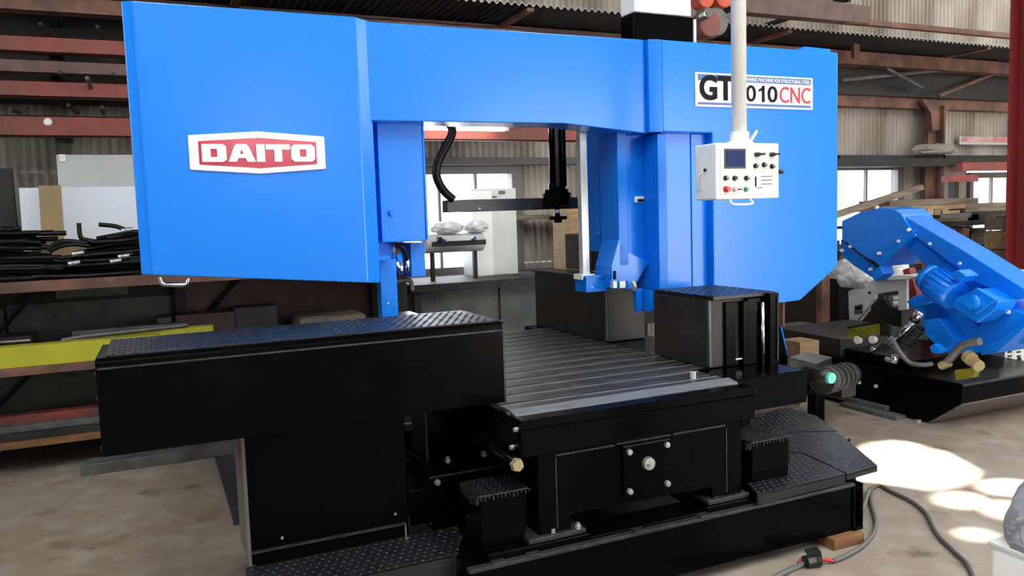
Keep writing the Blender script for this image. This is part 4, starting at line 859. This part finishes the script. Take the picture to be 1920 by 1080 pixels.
# ================================================================== background: left storage rack
def pbox(name, m, u0, v0, u1, v1, Y, dep, label=None, cat=None, group=None, parent=None, bevel=.003, z0=None):
    x0, x1, za, zb2 = rect(u0, v0, u1, v1, Y)
    o = BX(name, m, x0, x1, Y, Y + dep, za if z0 is None else z0, zb2, parent, bevel)
    if label: tag(o, label, cat, group)
    return o
RK = thing('storage_rack', 'rusty steel storage rack with long shelves along the left of the back wall', 'rack', (0, 5.95, 0))
for (z0, z1, m, d) in ((1.13, 1.195, RUST, .06), (.625, .672, RUST, .06), (.18, .222, WOOD3, .06)):
    BX('shelf_beam', m, -2.6, 1.75, 5.60, 5.60 + d, z0, z1, RK)
    BX('shelf_board', DARKST, -2.6, 1.75, 5.66, 6.45, z0, z1 - .01, RK)
for x in (-2.5, -1.15, .18, 1.65):
    for y in ((5.61, 6.38) if abs(x) > 1.4 else (6.38,)): BX('rack_post', DARKST, x - .035, x + .035, y, y + .05, 0, 2.1 if y > 6 else 1.12, RK)
    for z0, z1 in (((.24, .62), (.70, 1.12)) if x < 1.5 else ()):
        MB().tube([(x + .07, 6.40, z0), (x + .45, 6.40, z1)], .016, 6, 0).build('brace', DARKST, RK)
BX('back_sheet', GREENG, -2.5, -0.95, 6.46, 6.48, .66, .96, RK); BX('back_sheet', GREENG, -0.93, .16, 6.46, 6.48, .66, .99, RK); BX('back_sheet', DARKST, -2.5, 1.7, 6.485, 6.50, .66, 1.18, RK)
BX('back_sheet', DUSK, .2, 1.7, 6.46, 6.48, .24, 1.12, RK); BX('back_sheet', GREENG, -2.5, .16, 6.46, 6.48, .24, .62, RK)
# things on the rack
tag(BX('yellow_beam', YEL, -2.2, .02, 5.64, 5.76, .672, .80), 'long yellow steel beam on the middle shelf of the left rack', 'steel beam')
tag(BX('yellow_beam', YEL, -.30, .36, 5.80, 5.90, .672, .815), 'short yellow steel beam behind the long one on the rack', 'steel beam')
tag(BX('dark_channel', GREYST, -.50, .20, 5.92, 6.0, .672, .835), 'grey steel channel lying behind the yellow beams', 'steel channel')
tag(MB().tube([(-.55, 5.78, .80), (-.40, 5.78, .815), (.2, 5.80, .83)], .014, 8, 0).build('steel_rod', GREYST), 'thin grey rod resting on the long yellow beam', 'steel rod')
tag(MB().tube([(-1.6, 5.80, .82), (-.72, 5.79, .815)], .016, 8, 0).build('steel_rod', CHROME), 'bright steel rod with white end at the left edge of the rack', 'steel rod')
pbox('dark_crate', DUSK, 0, 632, 60, 655, 6.1, .3, 'dark brown crate at the back of the middle shelf', 'crate', z0=.672)
pbox('grey_box', GREENG, 295, 595, 322, 622, 6.05, .15, 'small grey green box behind the yellow beams', 'box', z0=.672)
pbox('brown_box', DUSK, 330, 588, 440, 625, 6.1, .25, 'wide brown box on the rack behind the black vise cover', 'box', z0=.672)
pbox('steel_offcut', GREENG, 440, 575, 520, 620, 6.15, .2, 'grey steel offcut next to the wide brown box on the rack', 'steel sheet', z0=.672)
pbox('stone_sack', WOOD2, 560, 592, 690, 610, 5.9, .35, 'pale brown sack on the rack beyond the vise cover', 'sack', z0=.672, bevel=.04)
pbox('green_panel', GREENG, 104, 524, 240, 556, 6.2, .03, 'grey green steel sheet hanging under the upper shelf', 'steel sheet')
tag(BX('shelf_batten', DARKST, -1.75, .6, 5.63, 5.70, .222, .262), 'dark steel bar on the bottom shelf of the left rack', 'steel bar')
tag(BX('shelf_batten', GREYST, -1.75, .6, 5.72, 5.79, .222, .295), 'grey steel bar behind the dark one on the bottom shelf', 'steel bar')
tag(BX('shelf_batten', RED, -1.75, .6, 5.84, 5.95, .222, .335), 'red steel bar at the back of the bottom shelf', 'steel bar')
# sheets leaning on the wall above the shelf
def lean(name, m, u0, v0, u1, v1, Y, label, cat, th=.02, tilt=.10):
    x0, x1, z0, z1 = rect(u0, v0, u1, v1, Y); z0 = 1.196
    return tag(MB().prism([(x0, Y, z0), (x1, Y, z0), (x1, Y + tilt, z1), (x0, Y + tilt, z1)], (0, th, 0)).build(name, m, bevel=.002), label, cat)
lean('pale_sheet', SHEETW, 110, 288, 300, 470, 6.24, 'large pale grey sheet leaning on the wall behind the hoses', 'sheet')
lean('blue_sheet', SHEETB, 38, 350, 280, 470, 6.16, 'pale blue sheet leaning in front of the large grey sheet', 'sheet', .012, .06)
lean('cardboard_sheet', CARD, 70, 346, 113, 408, 6.02, 'narrow cardboard piece standing before the blue sheet', 'cardboard', .012, .12)
lean('cardboard_sheet', CARD, 60, 452, 240, 500, 5.98, 'low cardboard sheet behind the pile of hoses', 'cardboard', .012, .03)
p = at(117, 295, Y=6.33); tag(BX('paper_tag', WHITE, p.x - .02, p.x + .02, 6.322, 6.328, p.z - .03, p.z + .02), 'small white paper tag on the corner of the large grey sheet', 'tag')
tag(BX('dark_sheet', DARKST, -2.4, -.80, 6.28, 6.31, 1.196, 1.92), 'dark brown sheet standing at the far left of the rack', 'sheet')
# pile of black hoses on the shelf
rnd = random.Random(11)
def hose(i, x0, x1, y, z, r, amp):
    n = 7; pts = []
    for k in range(n):
        t = k / (n - 1); pts.append((x0 + (x1 - x0)*t, y + rnd.uniform(-amp, amp)*1.5, max(1.196 + r, z + rnd.uniform(-amp, amp)*.6 - .10*abs(t - .5)*(1 if i % 3 else .2))))
    return tag(MB().tube(pts, r, 6, 4).build('black_hose', RUBBER, smooth=True), 'black rubber hose in the pile on the upper rack shelf', 'hose', 'pile of black hoses')
for i in range(40):
    lay = i % 8; hose(i, -2.2 + rnd.uniform(-.2, .2), -.70 + rnd.uniform(-.10, .22) + (.25 if lay < 3 else 0), 5.68 + rnd.uniform(0, .26), 1.215 + .045*lay, .016, .022)
for i in range(44):
    lay = i % 9; xs = -.66 + .05*lay + rnd.uniform(-.06, .06); yy = 5.68 + rnd.uniform(0, .26); zz0 = 1.215 + .028*lay
    pts = []
    for k in range(7):
        t = k / 6; pts.append((xs + (1.0 + rnd.uniform(-.02, .02) - xs)*t, yy + rnd.uniform(-.03, .03), zz0 + .15*t*lay/8 + rnd.uniform(-.012, .012)))
    tag(MB().tube(pts, .013, 6, 4).build('black_hose', RUBBER, smooth=True), 'black rubber hose in the pile on the upper rack shelf', 'hose', 'pile of black hoses')
hl = ['black hose end standing up out of the pile on the rack', 'black hose end reaching over the top of the pile towards the blue cover', 'upper of two black hoses arching over the gap in the pile', 'lower of two black hoses arching over the gap in the pile']
for pts in ([(148, 418), (150, 440), (158, 449), (200, 455)], [(185, 421), (215, 424), (240, 432), (262, 436)], [(90, 470), (105, 455), (130, 452), (165, 456)], [(92, 472), (112, 462), (140, 458), (170, 462)]):
    tag(MB().tube([at(u, v, Y=5.74) for u, v in pts], .014, 8, 5).build('black_hose', RUBBER, smooth=True), hl.pop(0), 'hose', 'hose ends sticking out')
for i, (u, v) in enumerate(((147, 475), (140, 493), (218, 489), (233, 480), (239, 431))):
    p = at(u, v, Y=5.655 if i < 4 else 5.72); tag(MB().cyl(p + Vector((-.035, 0, -.005)), p + Vector((.03, 0, .005)), .015, .013, 8).build('hose_fitting', BOLT, smooth=True), ['bright hose fitting in the middle of the pile, above another one', 'bright hose fitting low in the pile just above the shelf edge', 'bright hose fitting nearest the blue cover low in the pile', 'slanting bright hose fitting just above the one nearest the cover', 'bright hose fitting at the top of the hose pile'][i], 'fitting', 'hose end fittings')

# long red and brown beams fixed along the back wall
BY = 6.2
for z0, z1, m, x1, lab in ((2.935, 3.05, RUST, 3.0, 'rusty orange beam highest on the left of the back wall'), (2.672, 2.781, RED, 3.0, 'red brown beam second from the top on the left back wall'),
                       (2.536, 2.628, DUSK, 3.0, 'dull brown beam third from the top on the left back wall'), (2.382, 2.491, RED, 3.0, 'dark red beam fourth from the top on the left back wall'),
                       (2.124, 2.262, RED, 6.4, 'long red beam with a white bolt lowest on the back wall')):
    r = thing('wall_beam', lab, 'beam', (0, BY, z0))
    BX('web', m, -2.8, x1, BY, BY + .012, z0, z1, r, .002); BX('flange', m, -2.8, x1, BY, BY + .09, z1 - .010, z1, r, .002); BX('flange', m, -2.8, x1, BY, BY + .09, z0, z0 + .01, r, .002)
    for x in (-2.3, -.5, 1.5): BX('cleat', DARKST, x - .04, x + .04, BY + .012, (6.69 if z0 > 2.3 else YB - .02), z0 + .01, z1 - .01, r, 0)
    if z0 == 2.124:
        p = at(90, 229, Y=BY); MB().cyl((p.x, BY, p.z), (p.x, BY - .02, p.z), .028, .02, 12).build('bolt', WHITE, r)
tag(BX('shade_board', DARKST, -2.8, 2.9, 6.70, 6.73, 2.40, 3.04), 'dark board added as shade behind the upper beams on the left wall', 'board')  # dark board put in for the deep shade between the beams
for i, (u0, v0, u1, v1) in enumerate(((75, 44, 90, 68), (182, 50, 192, 73), (113, 135, 124, 151), (163, 146, 173, 170), (212, 139, 219, 154), (128, 197, 147, 212), (192, 201, 193, 213), (20, 205, 36, 211))):
    tag(MB().cyl(at(u0, v0, Y=BY - .12), at(u1, v1, Y=BY + .04), .014, .014, 8).build('rack_peg', DARKST if i != 3 else GREYST), ['left peg above the second wall beam', 'right peg above the second wall beam beside the blue cover', 'left thin peg above the fourth wall beam', 'bright thick peg on the fourth wall beam', 'thin peg above the fourth wall beam nearest the blue cover', 'slanting peg above the lowest red beam', 'upright peg above the lowest red beam near the blue cover', 'leftmost slanting peg above the lowest red beam'][i], 'peg', 'steel pegs on the wall beams')

# canopy of corrugated sheets above
CN = thing('canopy', 'dark corrugated canopy running along the back wall above the saw', 'canopy', (4, 6.3, 3.1))
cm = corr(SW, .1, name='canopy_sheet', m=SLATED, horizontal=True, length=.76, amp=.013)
em = MB()
for i in range(73):
    x = SW * i / 72; z = .013*math.cos(2*math.pi*x/.0635); em.v += [(x, 0, z - .001), (x, 0, z + .006)]
em.f = [(2*i, 2*i+2, 2*i+3, 2*i+1) for i in range(72)]; em.add([], [])
edge_me = mesh_of(em, 'lit_sheet_edge', EDGE)  # near edge coloured pale as if lit
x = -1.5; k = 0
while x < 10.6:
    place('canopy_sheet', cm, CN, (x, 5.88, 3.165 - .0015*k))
    place('lit_sheet_edge', edge_me, CN, (x, 5.878, 3.167 - .0015*k)); x += SW; k += 1
BX('carrier_beam', DUSK, -1.5, 4.6, 6.46, 6.62, 3.05, 3.135, CN); BX('carrier_beam', RUST, 4.6, 10.9, 6.40, 6.56, 2.98, 3.12, CN)
for x in (.7, 2.9, 5.6, 8.4): BX('bracket', RUST, x - .03, x + .03, 5.9, 6.75, 3.115, 3.145, CN, 0)
p = at(603, 10, Y=5.86); BX('hanger', RUST, p.x - .055, p.x + .055, 5.84, 5.88, 3.12, 4.2, CN)
p = at(1607, 80, Y=6.2); BX('hanger', RUST, p.x - .04, p.x + .04, 6.2, 6.24, 3.0, 3.16, CN)
# heavy brown beam hanging at upper right
x0, x1, z0, z1 = rect(1440, 0, 1632, 42, 5.6)
HB = thing('brown_beam', 'heavy purple brown beam at the upper right above the canopy', 'beam', at(1510, 20, Y=5.6))
hbz = (at(1390, 22, Y=5.6).z + at(1632, 44, Y=5.6).z) / 2
MB().prism([at(1390, -22, Y=5.6), at(1632, 12, Y=5.6), at(1632, 44, Y=5.6), at(1390, 22, Y=5.6)], (0, .12, 0)).build('beam', DUSK, HB, bevel=.004)
for u in (1430, 1600):
    p = at(u, -10, Y=5.6); BX('hanger', DARKST, p.x - .02, p.x + .02, 5.64, 5.68, p.z - .05, ZR, HB, 0)
    BX('hanger', DARKST, p.x - .02, p.x + .02, 5.64, 6.75, p.z - .04, p.z, HB, 0)
tag(BX('upper_batten', RUST, 6.0, 10.8, 5.62, 5.68, at(1750, 52, Y=5.62).z - .03, at(1750, 52, Y=5.62).z + .02), 'thin rusty batten along the canopy edge at the upper right', 'batten')
for a_, b2, in (((1662, 128), (1730, 165)), ((1580, 150), (1760, 132)), ((1760, 180), (1860, 140))):
    tag(MB().cyl(at(*a_, Y=6.3), at(*b2, Y=6.5), .02, .02, 8).build('tie_rod', GREYST if a_[0] != 1760 else RUST), {1662: 'thin grey rod sloping down right below the canopy', 1580: 'long thin grey rod nearly level below the canopy', 1760: 'thin rusty rod rising towards the red column'}[a_[0]], 'rod', 'tie rods below the canopy')
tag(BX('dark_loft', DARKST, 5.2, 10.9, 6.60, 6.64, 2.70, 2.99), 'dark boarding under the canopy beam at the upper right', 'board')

# chain hoist hanging between the white cabinet and the pole
HO = thing('chain_hoist', 'orange and grey chain hoist hanging behind the white pole', 'hoist', at(1330, 40, Y=4.9))
for u, v, r, m, dy, nm in ((1318, -2, .078, ORANGE, 0, 'hoist_drum'), (1352, -4, .085, ORANGE, .06, 'hoist_drum'), (1322, 26, .042, GREYST, -.08, 'hook_wheel'), (1326, 46, .105, RED, .03, 'gear_case'), (1338, 42, .115, GREYST, .09, 'gear_case')):
    p = at(u, v, Y=4.9 + dy); MB().cyl(p + Vector((0, -.04, 0)), p + Vector((0, .06, 0)), r*.92, r, 24).build(nm, m, HO, bevel=.008)
p = at(1322, 26, Y=4.78); MB().cyl(p, p + Vector((0, .05, 0)), .015, .02, 10).build('hub', BOLT, HO)
MB().cyl(at(1335, -10, Y=4.95), at(1335, -260, Y=4.95), .02, .02, 8).build('hanger', DARKST, HO)

# fluorescent lamp
LM = thing('ceiling_lamp', 'lit fluorescent batten lamp below the red beam seen through the saw', 'lamp', (2.4, 6.0, 2.2))
l0, l1 = at(790, 239, Y=6.0), at(945, 240.5, Y=6.0)
MB().cyl((l0.x, 6.0, l0.z), (l1.x, 6.0, l0.z), .020, .020, 12).build('tube', TUBE, LM, smooth=True)
BX('housing', WHITE, l0.x - .05, l1.x + .09, 5.97, 6.04, l0.z + .022, l0.z + .07, LM)
BX('end_cap', CREAM, l1.x, l1.x + .04, 5.985, 6.02, l0.z - .02, l0.z + .022, LM)
BX('bracket', DARKST, (l0.x+l1.x)/2 - .02, (l0.x+l1.x)/2 + .02, 6.04, 6.2, l0.z + .03, l0.z + .06, LM, 0)

# behind the saw's opening: bench, grey machine, cartons
BN = thing('work_bench', 'dark work bench below the window seen through the saw', 'bench', (2.6, 6.2, 0))
BX('bench_top', DARKST, 1.80, 4.4, 5.85, 6.6, .93, .99, BN); BX('bench_front', GREENG, 1.86, 2.55, 5.95, 5.97, .50, .93, BN); BX('bench_front', GREENG, 2.57, 3.30, 5.95, 5.97, .50, .93, BN); BX('bench_front', DARKST, 3.32, 4.3, 5.95, 5.97, .50, .93, BN)
for x in (1.82, 4.3): BX('leg', DARKST, x, x + .06, 5.88, 5.94, 0, .93, BN); BX('leg', DARKST, x, x + .06, 6.5, 6.56, 0, .93, BN)
GM = thing('grey_machine', 'grey rounded machine on the bench in front of the window', 'machine', (2.4, 6.15, .99))
x0, x1, z0, z1 = rect(806, 438, 916, 474, 6.0)
MB().cyl((x0, 6.15, (z0+z1)/2), (x1, 6.15, (z0+z1)/2), (z1-z0)/2, (z1-z0)/2, 20).build('drum', CREAM, GM, smooth=True)
BX('drum_band', DARKST, x0 + .02, x1 - .02, 6.0, 6.02, (z0+z1)/2 - .02, (z0+z1)/2 + .02, GM); 
for x in (x0 + .05, x1 - .08): BX('leg', DARKST, x, x + .03, 6.13, 6.17, .99, z0 + .03, GM)
for u, v, r in ((826, 449, .025), (833, 452, .02), (890, 447, .02)):
    p = at(u, v, Y=5.97); MB().cyl(p + Vector((0, .05, 0)), p, r, r*.8, 10).build('bright_knob', CHROME, GM)
for i, (u, v, rx) in enumerate(((838, 427, .14), (892, 424, .10))):
    p = at(u, v, Y=6.15); o = lump('film_bundle', PLAST, (0, 0, 0), (rx, .1, .06), 3, .12, 20 + i); o.location = (p.x, 6.15, z1 + .045)
    tag(o, ['left clear film bundle on the grey machine by the window', 'right clear film bundle on the grey machine by the window'][i], 'film bundle')
x0, x1, z0, z1 = rect(922, 353, 968, 440, 6.35)
c_ = thing('white_carton', 'white carton standing on the bench against the window frame', 'carton', ((x0+x1)/2, 6.45, .99))
BX('carton_body', CREAM, x0 - .18, x1, 6.35, 6.6, .99, z1, c_); BX('carton_flap', WHITE, x0 - .18, x0 + .0, 6.345, 6.352, .99, z1 - .02, c_, 0); BX('carton_slot', GREYST, x0 + .07, x0 + .13, 6.345, 6.352, z1 - .05, z1 - .02, c_, 0)
BX('carton_print', GREYST, x0 + .01, x0 + .05, 6.345, 6.352, z1 - .08, z1 - .065, c_, 0)
q = rect(958, 402, 1086, 411, 6.5); tag(BX('wooden_ledge', WOOD2, q[0], q[1] + .3, 6.5, 6.7, q[2], q[3]), 'grey wooden ledge on the wall behind the clamp foot', 'ledge')
q = rect(1066, 388, 1092, 425, 6.1); wbx = tag(BX('wooden_crate', WOOD, q[0], q[1] + .25, 6.1, 6.4, .99, q[3]), 'pale wooden crate behind the measuring bar', 'crate')
q = rect(1117, 391, 1123, 440, 5.4); tag(BX('timber_post', WOOD, q[0], q[1], 5.4, 5.46, 0, q[3]), 'pale timber post upright behind the blue rail', 'post')

# right hand background
RKR = thing('timber_rack', 'dark steel rack holding timber in front of the right windows', 'rack', (7.8, 5.95, 0))
xa, xb = at(1660, 400, Y=5.7).x, at(1900, 400, Y=5.7).x
for v in (416, 462, 500):
    z = at(1780, v, Y=5.7).z; BX('shelf_beam', DARKST if v != 462 else DUSK, xa - .1, xb + .6, 5.70, 5.78, z - .05, z, RKR); BX('shelf_board', DARKST, xa - .1, xb + .6, 5.78, 6.35, z - .04, z - .01, RKR)
for x in (xa - .02, (xa + xb)/2 + .25, xb + .02):
    for y in (5.72, 6.30): BX('rack_post', RUST, x - .05, x + .05, y, y + .07, 0, at(1780, 418, Y=5.7).z - .06 if y < 6 else 1.12, RKR)
zs = at(1780, 416, Y=5.7).z
pl_ = [(1700, 1835, 404, 416, WOOD2), (1690, 1800, 396, 405, WOOD), (1652, 1810, 384, 394, WOOD), (1668, 1835, 373, 385, WOOD2), (1810, 1905, 380, 396, WOOD2), (1815, 1920, 396, 414, DARKST)]
labs = ['lowest grey plank of the timber stack before the right windows', 'narrow pale plank low in the timber stack', 'long pale orange plank in the timber stack before the right windows', 'topmost grey plank of the timber stack before the right windows', 'short grey timber at the right end of the stack', 'dark bundle at the right end of the timber shelf']
for (u0, u1, v0, v1, m), lb in zip(pl_, labs):
    x0, x1, z0, z1 = rect(u0, v0, u1, v1, 5.72); tag(BX('plank', m, x0, x1, 5.72, 6.1, max(z0, zs + .003), z1), lb, 'plank')
for i, u in enumerate((1690, 1703, 1716, 1729, 1742, 1757)):
    p = at(u, 398, Y=5.70); tag(BX('plank_end', WOOD if i % 2 else WOOD2, p.x - .045, p.x + .045, 5.60, 5.70, p.z - .03, p.z + .035), ['first', 'second', 'third', 'fourth', 'fifth', 'sixth'][i] + ' from the left of the small timber ends under the orange plank', 'timber', 'timber ends in the stack')
tag(MB().prism([at(1370, 462, Y=5.60), at(1730, 346, Y=5.60), at(1735, 355, Y=5.60), at(1374, 474, Y=5.60)], (0, .06, 0)).build('leaning_plank', WOOD2, bevel=.003), 'pale plank leaning diagonally across the right window', 'plank')
q = rect(1742, 426, 1805, 452, 5.9); tag(BX('grey_crate', GREYST, q[0], q[1], 5.8, 6.2, at(1780, 462, Y=5.7).z, q[3]), 'grey ribbed crate on the middle shelf of the timber rack', 'crate')
q = rect(1790, 462, 1880, 478, 5.75); tag(BX('white_board', SHEETW, q[0], q[1], 5.83, 6.25, at(1780, 500, Y=5.7).z + .002, q[3]), 'pale white board stack on the lower shelf of the timber rack', 'board')
q = rect(1700, 500, 1745, 535, 5.85)
for i in range(4):
    z = q[2] + (q[3]-q[2])*i/4; tag(BX('timber_offcut', WOOD, q[0] - .05*(i % 2), q[1] + .05, 6.55, 6.75, z if i else 0, z + (q[3]-q[2])/4 - .006), ['bottom', 'second', 'third', 'top'][i] + ' pale timber offcut stacked behind the red frame', 'timber')
q = rect(1820, 498, 1870, 512, 5.5); tag(BX('yellow_timber', mat('yellow_timber', (.42, .30, .07, 1), .6), q[0], q[1], 5.5, 5.6, q[2], q[3]), 'yellowish timber lying under the rack by the red column', 'timber')
tag(BX('timber_trestle', DARKST, q[0] + .02, q[1] - .02, 5.5, 5.6, 0, q[2]), 'dark trestle under the yellowish timber', 'trestle')
for i, (v0, v1, m) in enumerate(((402, 430, WOOD2), (432, 466, WOOD), (468, 500, WOOD2), (502, 522, GREENG), (524, 545, WOOD))):
    q = rect(1898, v0, 1950, v1, 5.3); tag(BX('timber_block', m, q[0], q[1], 5.3, 5.6, q[2] if i < 4 else 0, q[3]), ['uppermost', 'second', 'third', 'fourth', 'lowest'][i] + ' timber block stacked at the right edge behind the column', 'timber')
# red column at the right edge
COLM = thing('red_column', 'red steel column at the right edge of the picture', 'column', (7.6, 5.0, 0))
cx0 = at(1889, 250, Y=5.25).x
BX('flange', REDP, cx0, cx0 + .30, 4.95, 4.97, 0, ZR - .02, COLM, .002); BX('flange', REDP, cx0, cx0 + .30, 5.23, 5.25, 0, ZR - .02, COLM, .002); BX('web', REDP, cx0 + .14, cx0 + .16, 4.97, 5.23, 0, ZR - .02, COLM, 0)
q = rect(1805, 304, 1888, 320, 6.3); tag(BX('red_channel', RED, q[0], q[1] + 1.2, 6.3, 6.4, q[2], q[3]), 'red channel above the far right window', 'beam')
q = rect(1780, 328, 1835, 341, 6.2); tag(BX('red_channel', RED, q[0], q[1], 6.2, 6.3, q[2], q[3]), 'short red channel beside the rusty wall column', 'beam')
tag(BX('channel_post', DARKST, q[0] + .1, q[0] + .18, 6.21, 6.29, 0, q[2]), 'dark post carrying the red channels at the right', 'post')
q = rect(1802, 256, 1892, 271, 6.7); SB = thing('wall_board', 'faded red and white board on the right part of the back wall', 'board', (q[0], 6.7, q[2]))
BX('board', SHEETW, q[0], q[1] + .5, 6.72, 6.74, q[2], q[3], SB); BX('red_stripe', mat('faded_red_print', (.5, .12, .11, 1), .6, c2=(.6, .4, .38, 1), scale=6), q[0] + .03, q[1] + .5, 6.715, 6.722, q[2] + .03, q[3] - .005, SB, 0)
for i, (u0, v0, u1, v1, m) in enumerate(((1575, 291, 1890, 300, DARKST), (1590, 298, 1700, 303, EDGE), (1640, 303, 1890, 312, DARKST))):
    tag(pbox('wall_pipe', m, u0, v0, u1, v1, 6.5, .05), ['dark pipe along the wall above the right window', 'pale strip light cover above the right window', 'lower dark pipe along the wall above the right windows'][i], 'pipe')
lump_ = lump('cloth_bundle', mat('dusty_cloth', (.22, .20, .18, 1), .8), (0, 0, 0), (.35, .08, .07), 3, .2, 5); p = at(1752, 281, Y=6.45); lump_.location = (p.x, 6.45, p.z)
tag(lump_, 'dusty cloth bundle hanging on the rusty wall column', 'cloth')
# dark stuff below the right wheel cover
q = rect(1474, 575, 1545, 640, 5.32); tag(BX('brown_case', mat('dark_brown_case', (.075, .05, .04, 1), .6, c2=(.12, .09, .07, 1), scale=5), q[0] - .5, q[1], 5.32, 5.6, 0, q[3] - .18), 'low dark brown case on the floor below the right wheel cover', 'case')
q = rect(1541, 540, 1556, 640, 5.62); tag(BX('rusty_post', RUST, q[0], q[1], 5.62, 5.69, 0, q[3] + .1), 'thin rusty post right of the right wheel cover', 'post')
q = rect(1468, 560, 1472, 640, 5.25); tag(BX('rusty_post', RUST, q[0], q[1], 5.25, 5.30, 0, q[3] + .1), 'narrow rusty post just below the right wheel cover', 'post')
q = rect(1500, 640, 1536, 662, 4.50); tag(BX('carton', WOOD, q[0], q[1], 4.5, 4.7, 0, q[3]), 'small yellow brown carton behind the conveyor', 'carton')
tag(BX('dark_cabinet', DARKST, 5.0, 6.5, 6.45, 6.75, 0, 1.02), 'dark cabinet against the wall below the right window', 'cabinet')

# more stock in the timber rack
for i, (u0, u1, v0, v1, m, lb) in enumerate(((1648, 1745, 408, 417, WOOD3, 'orange brown board low at the left of the timber rack'), (1760, 1818, 400, 409, GREYST, 'short grey bar between the timber planks'),
        (1836, 1880, 428, 440, WOOD2, 'short grey board on the middle shelf by the red column'))):
    x0, x1, z0, z1 = rect(u0, v0, u1, v1, 5.62); zb3 = zs + .003 if i < 2 else at(1780, 462, Y=5.7).z + .003
    tag(BX('board', m, x0, x1, 5.80 if i == 2 else 5.60, 5.9 if i == 2 else 5.69, zb3 if i == 2 else z0, z1), lb, 'board')
